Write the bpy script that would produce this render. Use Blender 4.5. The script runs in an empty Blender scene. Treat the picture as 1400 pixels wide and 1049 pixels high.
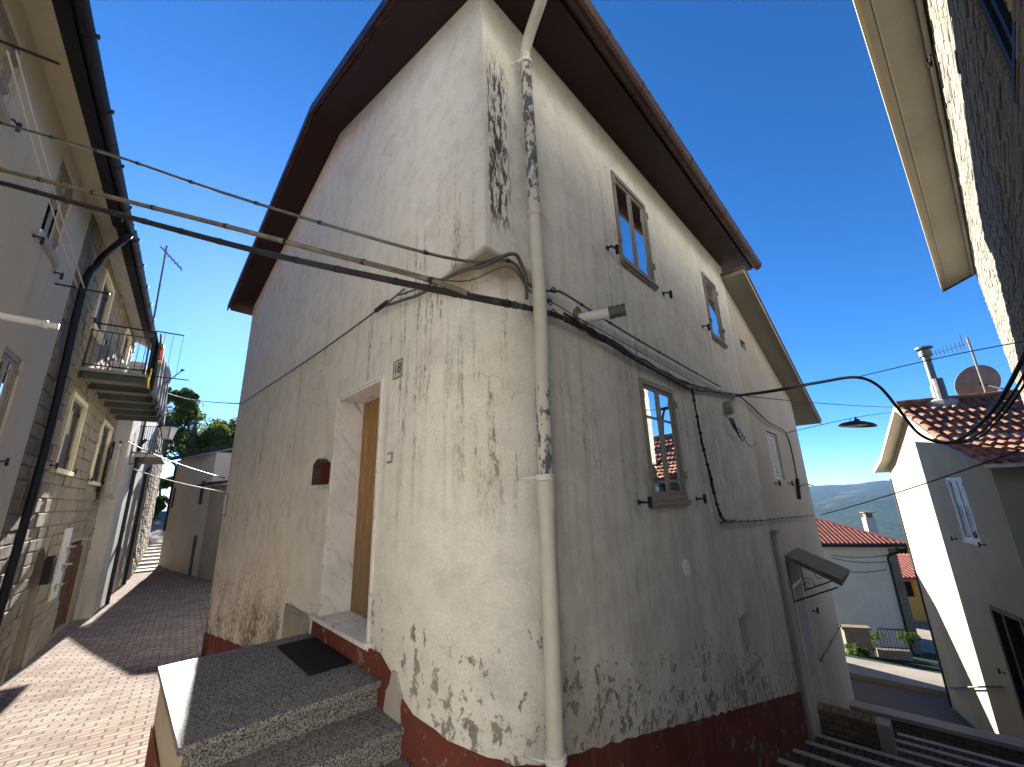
import bpy, bmesh, math, random
from mathutils import Vector, Matrix
random.seed(7)
R_ = math.radians
scn = bpy.context.scene
# ------------------------------------------------------------------ camera, sky, sun, exposure
EYE = Vector((0, 0, 1.75))
CAM = Matrix(((0.99952, 0.03083, 0.0), (0.00817, -0.26485, -0.96426), (-0.02973, 0.96380, -0.26497)))
FPX = 561.53
cam = bpy.data.objects.new('camera', bpy.data.cameras.new('camera'))
scn.collection.objects.link(cam)
cam.data.sensor_width = 36.0
cam.data.lens = FPX / 1400 * 36.0
cam.data.clip_start = 0.05
cam.data.clip_end = 40000
cam.matrix_world = Matrix.Translation(EYE) @ CAM.to_4x4()
scn.camera = cam

SUN_AZ, SUN_EL = -34.0, 22.0
world = bpy.data.worlds.new('World'); scn.world = world
world.use_nodes = True
wn = world.node_tree; wn.nodes.clear()
wo = wn.nodes.new('ShaderNodeOutputWorld'); wb = wn.nodes.new('ShaderNodeBackground')
sky = wn.nodes.new('ShaderNodeTexSky')
sky.sky_type = 'NISHITA'; sky.sun_disc = False
sky.sun_elevation = R_(SUN_EL); sky.sun_rotation = R_(SUN_AZ)
sky.altitude = 900; sky.air_density = 0.8; sky.dust_density = 0.15; sky.ozone_density = 7.0
wb.inputs['Strength'].default_value = 0.055
hs = wn.nodes.new('ShaderNodeHueSaturation'); hs.inputs['Saturation'].default_value = 1.12
wn.links.new(sky.outputs[0], hs.inputs['Color']); wn.links.new(hs.outputs[0], wb.inputs[0]); wn.links.new(wb.outputs[0], wo.inputs[0])
sund = bpy.data.lights.new('sun', 'SUN'); sund.energy = 5.0; sund.angle = R_(0.5); sund.color = (1.0, 0.965, 0.91)
sun = bpy.data.objects.new('sun', sund); scn.collection.objects.link(sun)
se, sa = R_(SUN_EL), R_(SUN_AZ)
SUNV = Vector((math.sin(sa) * math.cos(se), math.cos(sa) * math.cos(se), math.sin(se)))
sun.rotation_euler = SUNV.to_track_quat('Z', 'Y').to_euler()
sun.location = SUNV * 60
scn.view_settings.view_transform = 'Standard'; scn.view_settings.look = 'None'
scn.view_settings.gamma = 1.0; scn.view_settings.use_curve_mapping = False
scn.view_settings.exposure = 2.3
scn.cycles.max_bounces = 8; scn.cycles.diffuse_bounces = 5; scn.cycles.volume_bounces = 0

# ------------------------------------------------------------------ small helpers
def ray(x, y):
    return CAM @ Vector((x - 700, 524.5 - y, -FPX))
def atz(x, y, z):
    d = ray(x, y); return EYE + d * ((z - EYE.z) / d.z)
def polar(x, y, dist):
    d = ray(x, y); return EYE + d * (dist / math.hypot(d.x, d.y))

class Frame:
    """a vertical plane: a runs along it, o out of it, z up"""
    def __init__(s, az, p0, flip=False):
        a = R_(az)
        s.u = Vector((math.sin(a), math.cos(a), 0))
        s.n = Vector((-s.u.y, s.u.x, 0))
        if flip: s.n = -s.n
        s.p0 = Vector((p0[0], p0[1], 0))
    def pt(s, a, o, z): return s.p0 + s.u * a + s.n * o + Vector((0, 0, z))
    def loc(s, P):
        d = Vector(P) - s.p0; return d.dot(s.u), d.dot(s.n), P[2]
    def px(s, x, y, off=0.0):
        d = ray(x, y); q = s.p0 + s.n * off
        t = (q - EYE).dot(s.n) / d.dot(s.n); P = EYE + d * t
        return (P - s.p0).dot(s.u), P.z

class MB:
    def __init__(s): s.v = []; s.f = []; s.m = []; s.mi = 0
    def face(s, pts):
        i = len(s.v); s.v += [Vector(p) for p in pts]; s.f.append(list(range(i, i + len(pts)))); s.m.append(s.mi)
    def hexa(s, b, t):
        i = len(s.v); s.v += [Vector(p) for p in b] + [Vector(p) for p in t]; n = len(b)
        s.f.append([i + k for k in range(n - 1, -1, -1)]); s.f.append([i + n + k for k in range(n)])
        for k in range(n): s.f.append([i + k, i + (k + 1) % n, i + n + (k + 1) % n, i + n + k])
        s.m += [s.mi] * (n + 2)
    def box(s, F, a0, a1, o0, o1, z0, z1):
        q = [F.pt(a0, o0, z0), F.pt(a1, o0, z0), F.pt(a1, o1, z0), F.pt(a0, o1, z0)]
        h = Vector((0, 0, z1 - z0)); s.hexa(q, [p + h for p in q])
    def prism(s, F, poly, o0, o1):
        s.hexa([F.pt(a, o0, z) for a, z in poly], [F.pt(a, o1, z) for a, z in poly])
    def vprism(s, plan, z0, z1):
        s.hexa([Vector((p[0], p[1], z0)) for p in plan], [Vector((p[0], p[1], z1)) for p in plan])
    def tube(s, path, r, n=8, cap=True):
        path = [Vector(p) for p in path]; m = len(path)
        rr = r if isinstance(r, (list, tuple)) else [r] * m
        base = len(s.v); prev = None
        for k in range(m):
            t = (path[min(k + 1, m - 1)] - path[max(k - 1, 0)]).normalized()
            if prev is None:
                up = Vector((0, 0, 1)) if abs(t.z) < .9 else Vector((1, 0, 0))
                x = t.cross(up).normalized()
            else:
                x = (prev - t * prev.dot(t)).normalized()
            prev = x; y = t.cross(x)
            for j in range(n):
                an = 2 * math.pi * j / n
                s.v.append(path[k] + (x * math.cos(an) + y * math.sin(an)) * rr[k])
        for k in range(m - 1):
            for j in range(n):
                a = base + k * n + j; b = base + k * n + (j + 1) % n
                s.f.append([a, b, b + n, a + n]); s.m.append(s.mi)
        if cap:
            s.f.append([base + j for j in range(n - 1, -1, -1)]); s.m.append(s.mi)
            s.f.append([base + (m - 1) * n + j for j in range(n)]); s.m.append(s.mi)
    def lathe(s, c, axis, prof, n=24):
        c = Vector(c); ax = Vector(axis).normalized()
        x = ax.cross(Vector((0, 0, 1)) if abs(ax.z) < .9 else Vector((1, 0, 0))).normalized(); y = ax.cross(x)
        base = len(s.v)
        for r, h in prof:
            for j in range(n):
                an = 2 * math.pi * j / n
                s.v.append(c + ax * h + (x * math.cos(an) + y * math.sin(an)) * r)
        for k in range(len(prof) - 1):
            for j in range(n):
                a = base + k * n + j; b = base + k * n + (j + 1) % n
                s.f.append([a, b, b + n, a + n]); s.m.append(s.mi)
    def build(s, name, mats, parent=None, F=None, smooth=False, origin=None):
        me = bpy.data.meshes.new(name)
        if origin is None:
            origin = Vector(parent['_w']) if parent is not None else Vector((
                (min(p.x for p in s.v) + max(p.x for p in s.v)) / 2, (min(p.y for p in s.v) + max(p.y for p in s.v)) / 2, min(p.z for p in s.v)))
        me.from_pydata([p - origin for p in s.v], [], s.f)
        if not isinstance(mats, (list, tuple)): mats = [mats]
        for m in mats: me.materials.append(m)
        if len(mats) > 1: me.polygons.foreach_set('material_index', s.m)
        me.validate()
        if smooth: me.polygons.foreach_set('use_smooth', [True] * len(me.polygons))
        o = bpy.data.objects.new(name, me); scn.collection.objects.link(o)
        o['_w'] = tuple(origin)
        if parent is not None: o.parent = parent
        else: o.location = origin
        if F is not None: facade_uv(o, F)
        return o

def facade_uv(o, F):
    me = o.data; w = Vector(o['_w'])
    bm = bmesh.new(); bm.from_mesh(me); bmesh.ops.recalc_face_normals(bm, faces=bm.faces); bm.to_mesh(me); bm.free()
    uv = me.uv_layers.get('UVMap') or me.uv_layers.new(name='UVMap')
    for p in me.polygons:
        nn = p.normal; k = 0 if abs(nn.dot(F.n)) > .6 else (1 if abs(nn.z) > .6 else 2)
        for li in p.loop_indices:
            a, of, z = F.loc(me.vertices[me.loops[li].vertex_index].co + w)
            uv.data[li].uv = (a, z) if k == 0 else ((a, of) if k == 1 else (of, z))

def fixn(o):
    bm = bmesh.new(); bm.from_mesh(o.data); bmesh.ops.recalc_face_normals(bm, faces=bm.faces); bm.to_mesh(o.data); bm.free()

def empty(name, label, cat, loc, group=None):
    o = bpy.data.objects.new(name, None); scn.collection.objects.link(o)
    o.location = loc; o['_w'] = tuple(loc); o.empty_display_size = .2
    return tag(o, label, cat, group)
def tag(o, label, cat, group=None):
    o['label'] = label; o['category'] = cat
    if group: o['group'] = group
    return o
def structure(o, kind='structure'): o['kind'] = kind; return o

def carve(o, cut, F=None):
    """cut the closed mesh in MB cut out of object o"""
    fixn(o)
    c = cut.build('cutter', o.data.materials[0], origin=Vector(o['_w'])); c.location = o.matrix_world.translation
    if o.parent: c.location = Vector(o['_w'])
    fixn(c)
    bpy.context.view_layer.update()
    md = o.modifiers.new('cut', 'BOOLEAN'); md.operation = 'DIFFERENCE'; md.solver = 'EXACT'; md.object = c; md.use_self = True
    dg = bpy.context.evaluated_depsgraph_get()
    me = bpy.data.meshes.new_from_object(o.evaluated_get(dg))
    o.modifiers.clear(); o.data = me
    cm = c.data; bpy.data.objects.remove(c); bpy.data.meshes.remove(cm)
    if F is not None: facade_uv(o, F)

def sag(p, q, d, n=14):
    p, q = Vector(p), Vector(q)
    return [p.lerp(q, k / n) - Vector((0, 0, 4 * d * (k / n) * (1 - k / n))) for k in range(n + 1)]
def smoothpath(pts, n=6):
    pts = [Vector(p) for p in pts]; out = []
    for i in range(len(pts) - 1):
        p0 = pts[max(i - 1, 0)]; p1 = pts[i]; p2 = pts[i + 1]; p3 = pts[min(i + 2, len(pts) - 1)]
        for k in range(n):
            t = k / n
            out.append(.5 * ((2 * p1) + (p2 - p0) * t + (2 * p0 - 5 * p1 + 4 * p2 - p3) * t * t + (3 * p1 - p0 - 3 * p2 + p3) * t ** 3))
    out.append(pts[-1]); return out
def cable(name, label, pts, r, mat, group=None, n=6):
    b = MB(); b.tube(pts, r, n); o = b.build(name, mat, smooth=True); return tag(o, label, 'cable', group)

# ------------------------------------------------------------------ materials
class NT:
    def __init__(s, name):
        s.mat = bpy.data.materials.new(name); s.mat.use_nodes = True
        s.t = s.mat.node_tree; s.t.nodes.clear()
        s.out = s.t.nodes.new('ShaderNodeOutputMaterial')
    def n(s, ty, ins=None, **kw):
        nd = s.t.nodes.new(ty)
        for k, v in kw.items(): setattr(nd, k, v)
        for k, v in (ins or {}).items(): s.put(nd.inputs[k], v)
        return nd
    def put(s, sock, v):
        if hasattr(v, 'is_output'): s.t.links.new(v, sock)
        elif isinstance(v, bpy.types.Node): s.t.links.new(v.outputs[0], sock)
        else:
            if isinstance(v, (tuple, list)) and len(v) == 3 and sock.type == 'RGBA': v = (*v, 1)
            sock.default_value = v
    def pos(s): return s.n('ShaderNodeNewGeometry').outputs['Position']
    def uv(s): return s.n('ShaderNodeTexCoord').outputs['UV']
    def scale(s, vec, sc, rot=(0, 0, 0), loc=(0, 0, 0)):
        return s.n('ShaderNodeMapping', {0: vec, 1: loc, 2: rot, 3: sc}).outputs[0]
    def noise(s, vec, scale, detail=4, rough=.55, dist=0.0):
        return s.n('ShaderNodeTexNoise', {'Vector': vec, 'Scale': scale, 'Detail': detail, 'Roughness': rough, 'Distortion': dist}).outputs['Fac']
    def vor(s, vec, scale, feature='F1', out='Distance', rand=1.0):
        return s.n('ShaderNodeTexVoronoi', {'Vector': vec, 'Scale': scale, 'Randomness': rand}, feature=feature).outputs[out]
    def ramp(s, fac, lo, hi, a=0.0, b=1.0):
        if lo > hi: lo, hi, a, b = hi, lo, b, a
        return s.n('ShaderNodeMapRange', {0: fac, 1: lo, 2: hi, 3: a, 4: b}, interpolation_type='SMOOTHSTEP').outputs[0]
    def m(s, op, a, b=0.0, c=None):
        ins = {0: a, 1: b}
        if c is not None: ins[2] = c
        return s.n('ShaderNodeMath', ins, operation=op).outputs[0]
    def mix(s, f, a, b, blend='MIX'):
        nd = s.t.nodes.new('ShaderNodeMix'); nd.data_type = 'RGBA'; nd.blend_type = blend
        s.put(nd.inputs[0], f); s.put(nd.inputs[6], a); s.put(nd.inputs[7], b); return nd.outputs[2]
    def fmix(s, f, a, b):
        nd = s.t.nodes.new('ShaderNodeMix'); nd.data_type = 'FLOAT'
        s.put(nd.inputs[0], f); s.put(nd.inputs[2], a); s.put(nd.inputs[3], b); return nd.outputs[0]
    def bump(s, h, strength=.3, dist=.02, normal=None):
        ins = {'Height': h, 'Strength': strength, 'Distance': dist}
        if normal is not None: ins['Normal'] = normal
        return s.n('ShaderNodeBump', ins).outputs[0]
    def done(s, col, rough=.8, normal=None, metal=0.0, spec=.3, **kw):
        p = s.n('ShaderNodeBsdfPrincipled', {'Base Color': col, 'Roughness': rough, 'Metallic': metal, 'Specular IOR Level': spec})
        for k, v in kw.items(): s.put(p.inputs[k], v)
        if normal is not None: s.put(p.inputs['Normal'], normal)
        s.t.links.new(p.outputs[0], s.out.inputs[0]); return s.mat

def simple(name, col, rough=.6, var=.25, sc=8.0, metal=0.0, bump=.1, spec=.3, dirt=None):
    t = NT(name); P = t.pos()
    n1 = t.noise(P, sc, 5); n2 = t.noise(P, sc * 6, 3)
    f = t.m('ADD', t.m('MULTIPLY', n1, .7), t.m('MULTIPLY', n2, .3))
    d = tuple(c * (1 - var) for c in col); l = tuple(min(1, c * (1 + var)) for c in col)
    c = t.mix(t.ramp(f, .3, .7), d, l)
    if dirt: c = t.mix(t.ramp(t.noise(P, sc * .6, 6, .65), .55, .75, 0, .8), c, dirt)
    return t.done(c, t.ramp(n1, .2, .8, rough - .1, min(1, rough + .1)), t.bump(n2, bump, .004), metal, spec)

def plaster(name, base, second, streak=(.12, .115, .10), amount=.5, rough=.9, bump=.35):
    t = NT(name); P = t.pos()
    big = t.noise(P, .9, 5, .6); fine = t.noise(P, 45, 4, .6)
    c = t.mix(t.ramp(big, .35, .68), base, second)
    c = t.mix(t.ramp(fine, .3, .7, 0, .22), c, tuple(x * .75 for x in base))
    st = t.noise(t.scale(P, (3.2, 3.2, .28)), 2.2, 7, .62)
    pt = t.ramp(t.noise(P, .55, 3), .42, .62)
    c = t.mix(t.m('MULTIPLY', t.m('MULTIPLY', t.ramp(st, .52, .72), pt), amount), c, streak)
    return t.done(c, rough, t.bump(t.m('ADD', t.m('MULTIPLY', fine, .5), t.noise(P, 9, 5)), bump, .012), 0, .2)

KX, KY = -0.156, 2.495                 # the (virtual) street corner of the main house
AZL, AZR = -43.0, 42.5
FL = Frame(AZL, (KX, KY)); FR = Frame(AZR, (KX, KY), flip=True)

def main_plaster():
    t = NT('peeling_lime_plaster'); P = t.pos()
    d = t.n('ShaderNodeVectorMath', {0: P, 1: (-KX, -KY, 0)}, operation='ADD').outputs[0]
    def dot(v): return t.n('ShaderNodeVectorMath', {0: d, 1: v}, operation='DOT_PRODUCT').outputs['Value']
    z = t.n('ShaderNodeSeparateXYZ', {0: P}).outputs[2]
    sl = t.m('MAXIMUM', dot(tuple(-FR.n)), 0.0); sr = t.m('MAXIMUM', dot(tuple(-FL.n)), 0.0)
    ground = t.m('SUBTRACT', .32, t.m('ADD', t.m('MULTIPLY', sl, .11), t.m('MULTIPLY', sr, .25)))
    h = t.m('SUBTRACT', z, ground)                      # height above the red band
    right = t.ramp(sr, .25, .6)                         # 1 on the street-of-steps side
    left = t.m('SUBTRACT', 1.0, right)
    big = t.noise(P, .8, 5, .6); mid = t.noise(P, 5, 6, .62); fine = t.noise(P, 60, 4, .6)
    c = t.mix(t.ramp(big, .34, .66), (.80, .785, .72), (.745, .725, .66))
    c = t.mix(t.ramp(mid, .42, .72, 0, .5), c, (.54, .525, .47))
    c = t.mix(t.ramp(t.noise(P, 2.6, 6, .65), .5, .74, 0, .4), c, (.47, .46, .42))
    c = t.mix(t.m('MULTIPLY', t.ramp(t.noise(P, 1.7, 4), .5, .72), t.m('MULTIPLY', left, .3)), c, (.66, .57, .40))
    c = t.mix(t.ramp(fine, .35, .75, 0, .30), c, (.42, .40, .35))
    pits = t.noise(P, 120, 3, .7); c = t.mix(t.ramp(pits, .60, .70, 0, .35), c, (.28, .26, .22))
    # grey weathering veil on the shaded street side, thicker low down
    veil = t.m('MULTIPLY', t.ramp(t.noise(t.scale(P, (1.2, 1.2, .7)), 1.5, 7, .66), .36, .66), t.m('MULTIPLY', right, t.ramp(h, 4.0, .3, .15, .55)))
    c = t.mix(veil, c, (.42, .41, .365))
    # rain streaks: soft long ones plus specks of mould inside them
    s1 = t.noise(t.scale(P, (5, 5, .32)), 1.6, 5, .6)
    s2 = t.noise(t.scale(P, (6.0, 6.0, .30)), 2.2, 4, .6)
    zone = t.ramp(t.noise(t.scale(P, (1, 1, .6)), 1.1, 3), .40, .60)
    spk = t.noise(t.scale(P, (1, 1, .45)), 34, 6, .75)
    c = t.mix(t.m('MULTIPLY', t.m('MULTIPLY', t.ramp(s1, .5, .74), zone), .12), c, (.34, .33, .29))
    band = t.m('MAXIMUM', t.m('MULTIPLY', t.ramp(h, 4.6, 3.2), t.ramp(h, 1.0, 1.9)), t.m('MULTIPLY', right, t.ramp(h, 6.2, 4.5, .25, .6)))
    mould = t.m('MULTIPLY', t.m('MULTIPLY', t.m('MULTIPLY', t.ramp(s2, .50, .60), t.m('MULTIPLY', zone, t.ramp(t.noise(P, 2.3, 3), .40, .58, .12, 1))), band), t.ramp(spk, .47, .58))
    mould = t.m('MULTIPLY', mould, t.m('SUBTRACT', 1.0, t.m('MULTIPLY', right, .35)))
    c = t.mix(t.m('MULTIPLY', mould, .85), c, (.115, .105, .085))
    c = t.mix(t.m('MULTIPLY', t.m('MULTIPLY', t.ramp(s2, .50, .68), band), .22), c, (.20, .19, .15))
    # black growth beside the downpipe under the eave, on the square part of the corner
    crn = t.m('MULTIPLY', t.m('MULTIPLY', t.ramp(sr, .02, .07), t.ramp(sr, .34, .2)), t.m('MULTIPLY', t.ramp(z, 3.55, 3.8), t.ramp(z, 5.5, 5.0)))
    crn = t.m('MULTIPLY', crn, t.ramp(t.noise(t.scale(P, (2, 2, .5)), 14, 6, .72), .46, .55))
    c = t.mix(crn, c, (.075, .075, .07))
    # damp brown tone that also paints in the shade under the corner bulge
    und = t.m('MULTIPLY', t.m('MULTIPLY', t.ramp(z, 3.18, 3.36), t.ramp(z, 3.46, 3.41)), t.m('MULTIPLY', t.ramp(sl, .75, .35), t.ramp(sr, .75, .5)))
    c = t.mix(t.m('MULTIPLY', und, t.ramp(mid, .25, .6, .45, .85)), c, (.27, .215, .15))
    # flaked patches, dense near the ground
    pn = t.noise(t.scale(P, (1, 1, .75)), 12.5, 8, .7, .35); clump = t.noise(P, 1.5, 3)
    thr = t.m('ADD', t.ramp(h, 0.0, 1.5, .515, .73), t.m('MULTIPLY', t.m('SUBTRACT', .5, clump), .28))
    peel = t.ramp(t.m('SUBTRACT', pn, thr), 0.0, .03)
    peel = t.m('MULTIPLY', peel, t.ramp(h, 2.0, 1.2))
    leftlow = t.m('MULTIPLY', t.ramp(sl, 3.2, 4.4), t.ramp(h, 1.5, .3))
    p2 = t.m('MULTIPLY', leftlow, t.ramp(t.m('ADD', spk, t.m('MULTIPLY', t.m('SUBTRACT', clump, .5), .5)), .50, .56))
    edge = t.m('MULTIPLY', t.ramp(t.m('SUBTRACT', pn, thr), -.035, 0.0), t.ramp(h, 2.0, 1.2))
    c = t.mix(t.m('MULTIPLY', edge, .35), c, (.66, .63, .56))  # rim tone painted as the highlight on lifted flake edges
    c = t.mix(t.m('MULTIPLY', peel, .92), c, t.mix(t.ramp(mid, .3, .7), (.20, .175, .14), (.31, .285, .24)))
    c = t.mix(p2, c, (.17, .13, .075))
    # hairline cracks
    ck = t.vor(t.n('ShaderNodeVectorMath', {0: P, 1: t.scale(t.n('ShaderNodeTexNoise', {'Vector': P, 'Scale': 3.0, 'Detail': 4.0}).outputs['Color'], (.7, .7, .7))}, operation='ADD').outputs[0], .75, 'DISTANCE_TO_EDGE')
    c = t.mix(t.m('MULTIPLY', t.ramp(ck, .006, .002), t.ramp(big, .45, .6, 0, .32)), c, (.26, .25, .22))
    hgt = t.m('ADD', t.m('ADD', t.m('MULTIPLY', fine, .35), t.m('MULTIPLY', t.noise(P, 14, 5), .6)), t.m('MULTIPLY', peel, -1.2))
    nb = t.bump(t.noise(P, 2.2, 3), .35, .06)
    return t.done(c, .92, t.bump(hgt, .45, .012, nb), 0, .15)

def brickmat(name, c1, c2, mortar, bw, bh, ms=.012, dirt=(.1, .08, .07), bump=.6, use_uv=True, rot=0, dist=.012, spots=0):
    t = NT(name); P = t.pos(); U = t.uv() if use_uv else P
    jit = t.n('ShaderNodeTexNoise', {'Vector': U, 'Scale': 3.0, 'Detail': 3.0}).outputs['Color']
    V = t.n('ShaderNodeVectorMath', {0: t.scale(U, (1, 1, 1), (0, 0, rot)), 1: t.scale(jit, (dist, dist, 0))}, operation='ADD').outputs[0]
    b = t.n('ShaderNodeTexBrick', {'Vector': V, 'Color1': c1, 'Color2': c2, 'Mortar': mortar, 'Scale': 1.0, 'Mortar Size': ms, 'Mortar Smooth': .25, 'Bias': 0.0, 'Brick Width': bw, 'Row Height': bh})
    c = b.outputs['Color']; n1 = t.noise(P, 2.0, 5, .6); n2 = t.noise(P, 35, 4, .65)
    c = t.mix(t.ramp(n1, .42, .75, 0, .55), c, dirt)
    c = t.mix(t.ramp(n2, .35, .7, 0, .3), c, tuple(x * .5 for x in c1))
    if spots: c = t.mix(t.ramp(t.noise(P, 6, 4), .6, .7, 0, spots), c, (.55, .5, .42))
    hgt = t.m('SUBTRACT', t.m('MULTIPLY', n2, .35), b.outputs['Fac'])
    return t.done(c, .97, t.bump(hgt, bump, .012), 0, .02)

def granite():
    t = NT('speckled_granite'); P = t.pos()
    g = t.noise(P, 2.5, 4); a = t.noise(P, 40, 3)
    v = t.n('ShaderNodeSeparateXYZ', {0: t.vor(P, 230, 'F1', 'Color')}).outputs[0]; v2 = t.n('ShaderNodeSeparateXYZ', {0: t.vor(P, 150, 'F1', 'Color')}).outputs[1]
    c = t.mix(t.ramp(v, .25, .75), (.12, .118, .115), (.28, .272, .26))
    c = t.mix(t.ramp(v2, .70, .74), c, (.05, .05, .05)); c = t.mix(t.ramp(v2, .22, .19), c, (.34, .33, .315))
    c = t.mix(t.ramp(g, .4, .75, 0, .3), c, (.15, .135, .11))
    return t.done(c, t.ramp(g, .3, .7, .6, .75), t.bump(a, .08, .002), 0, .12)
def marble():
    t = NT('veined_marble'); P = t.pos()
    def dot(v): return t.n('ShaderNodeVectorMath', {0: P, 1: v}, operation='DOT_PRODUCT').outputs['Value']
    V = t.n('ShaderNodeCombineXYZ', {0: t.m('MULTIPLY', dot((-.6 * .731, -.6 * .682, .8)), 2.4), 1: t.m('MULTIPLY', dot((-.8 * .731, -.8 * .682, -.6)), 15.0), 2: t.m('MULTIPLY', dot((-.682, .731, 0)), 7.0)}).outputs[0]
    w = t.noise(V, 1.0, 7, .62, .5)
    c = t.mix(t.ramp(t.noise(P, 4, 5), .4, .62), (.76, .74, .72), (.68, .655, .64))
    c = t.mix(t.ramp(w, .56, .68, 0, .8), c, (.30, .28, .28))
    c = t.mix(t.ramp(w, .44, .36, 0, .4), c, (.48, .44, .42))
    return t.done(c, .5, None, 0, .3)
def wood_door():
    t = NT('varnished_pine'); P = t.pos()
    g = t.noise(t.scale(P, (9, 9, .5)), 5, 6, .65, .4); b = t.noise(P, 1.6, 3)
    z = t.n('ShaderNodeSeparateXYZ', {0: P}).outputs[2]
    c = t.mix(t.ramp(g, .3, .7), (.23, .12, .04), (.37, .22, .085))
    c = t.mix(t.m('MULTIPLY', t.ramp(z, 1.9, .8), t.ramp(b, .2, .7, .4, .85)), c, (.135, .095, .05))
    return t.done(c, .55, t.bump(g, .25, .004), 0, .35)
def tiles(name, c1, c2, dark, moss=.3):
    t = NT(name); P = t.pos()
    v = t.vor(P, 4.6, 'F1', 'Color'); n = t.noise(P, 3.0, 5, .6); f = t.noise(P, 30, 4)
    k = t.n('ShaderNodeSeparateXYZ', {0: v}).outputs[0]
    c = t.mix(k, c1, c2); c = t.mix(t.ramp(n, .45, .72, 0, .75), c, dark)
    c = t.mix(t.ramp(f, .55, .75, 0, moss), c, (.45, .40, .32))
    return t.done(c, .85, t.bump(f, .3, .008), 0, .2)
def glass(name, tint=(.02, .022, .025), ior=1.9):
    t = NT(name)
    fr = t.n('ShaderNodeFresnel', {'IOR': ior}).outputs[0]
    w = t.bump(t.noise(t.pos(), 1.3, 2), .04, .02)
    gl = t.n('ShaderNodeBsdfGlossy', {'Color': (.95, .97, 1, 1), 'Roughness': .012, 'Normal': w})
    df = t.n('ShaderNodeBsdfDiffuse', {'Color': (*tint, 1)})
    mx = t.n('ShaderNodeMixShader', {0: t.m('MAXIMUM', fr, .35), 1: df.outputs[0], 2: gl.outputs[0]})
    t.t.links.new(mx.outputs[0], t.out.inputs[0]); return t.mat
def pipe_paint():
    t = NT('flaking_white_pipe_paint'); P = t.pos(); z = t.n('ShaderNodeSeparateXYZ', {0: P}).outputs[2]
    n = t.noise(t.scale(P, (1, 1, .45)), 22, 6, .7); c = t.mix(t.noise(P, 12, 4), (.52, .49, .42), (.64, .62, .55))
    up = t.m('MULTIPLY', t.ramp(z, 3.75, 4.1), t.ramp(z, 5.6, 5.2)); lo = t.m('MULTIPLY', t.ramp(z, 1.7, 1.9), t.ramp(z, 2.75, 2.4))
    thr = t.m('SUBTRACT', .68, t.m('ADD', t.m('MULTIPLY', up, .20), t.m('MULTIPLY', lo, .15)))
    k = t.ramp(t.m('SUBTRACT', n, thr), 0, .015)
    c = t.mix(k, c, (.10, .11, .125))
    return t.done(c, .6, t.bump(t.m('SUBTRACT', 1.0, k), .4, .004), 0, .35)
def leafmat(name, a, b):
    t = NT(name); P = t.pos()
    c = t.mix(t.ramp(t.noise(P, 1.2, 4), .35, .65), a, b)
    d = t.n('ShaderNodeBsdfDiffuse', {'Color': c}); tr = t.n('ShaderNodeBsdfTranslucent', {'Color': t.mix(.5, c, (.22, .28, .04))})
    mx = t.n('ShaderNodeMixShader', {0: .35, 1: d.outputs[0], 2: tr.outputs[0]}); t.t.links.new(mx.outputs[0], t.out.inputs[0]); return t.mat
def hillmat():
    t = NT('wooded_hills'); P = t.pos()
    a = t.noise(P, .004, 7, .62); b = t.noise(P, .03, 5, .65); f = t.noise(P, .0023, 5)
    c = t.mix(t.ramp(b, .38, .62), (.010, .020, .010), (.028, .044, .022))
    c = t.mix(t.m('MULTIPLY', t.ramp(f, .54, .60), t.ramp(a, .48, .58)), c, (.055, .065, .035))
    return t.done(c, .95, None, 0, .1)

M = {}
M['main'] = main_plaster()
def redband():
    t = NT('worn_red_band_paint'); P = t.pos(); n = t.noise(P, 6, 7, .68, .3); b = t.noise(P, 1.3, 4)
    c = t.mix(t.ramp(b, .35, .65), (.125, .036, .027), (.18, .055, .04))
    c = t.mix(t.ramp(t.noise(t.scale(P, (4, 4, .4)), 2, 5), .5, .75, 0, .5), c, (.16, .11, .085))
    k = t.ramp(t.m('ADD', n, t.m('MULTIPLY', t.m('SUBTRACT', b, .5), .35)), .60, .64)
    c = t.mix(t.m('MULTIPLY', k, .85), c, (.24, .215, .17))
    return t.done(c, .9, t.bump(t.m('SUBTRACT', t.noise(P, 40, 4), k), .4, .008), 0, .15)
M['red'] = redband()
M['soffit'] = simple('dark_red_soffit', (.024, .0075, .007), .55, .2, 3, bump=.05)
M['fascia'] = simple('brown_metal_gutter', (.050, .023, .017), .5, .3, 4, .2, .05, .5, dirt=(.07, .035, .025))
M['tiles_old'] = tiles('old_clay_tiles', (.23, .085, .05), (.32, .16, .10), (.06, .032, .026), .45)
M['tiles_new'] = tiles('red_clay_tiles', (.24, .07, .045), (.29, .10, .065), (.13, .05, .04), .3)
M['granite'] = granite(); M['marble'] = marble(); M['door'] = wood_door()
M['glass'] = glass('window_glass')
M['frame'] = simple('grey_brown_window_frame', (.25, .225, .19), .5, .15, 6)
M['pipe'] = pipe_paint()
M['black'] = simple('black_iron', (.018, .018, .02), .5, .3, 10, .2)
M['cable'] = simple('black_cable_sheath', (.022, .022, .024), .5, .4, 9)
M['cable_g'] = simple('grey_cable_sheath', (.10, .098, .09), .6, .3, 9)
M['cable_b'] = simple('beige_conduit', (.17, .145, .11), .6, .3, 9)
M['mailbox'] = simple('dark_red_painted_tin', (.06, .013, .011), .4, .2, 5)
M['white'] = simple('white_paint', (.72, .71, .68), .5, .08, 5)
M['greybox'] = simple('grey_cabinet_metal', (.27, .26, .225), .6, .25, 3, dirt=(.16, .14, .10))
M['mat'] = simple('black_rubber_mat', (.008, .008, .009), .9, .3, 60, bump=.5)
M['ppl'] = plaster('pale_house_plaster', (.52, .46, .325), (.58, .51, .37), (.30, .28, .22), .5)
M['beigesof'] = plaster('grey_beige_soffit', (.29, .265, .22), (.33, .30, .25), (.2, .18, .14), .4)
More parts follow.
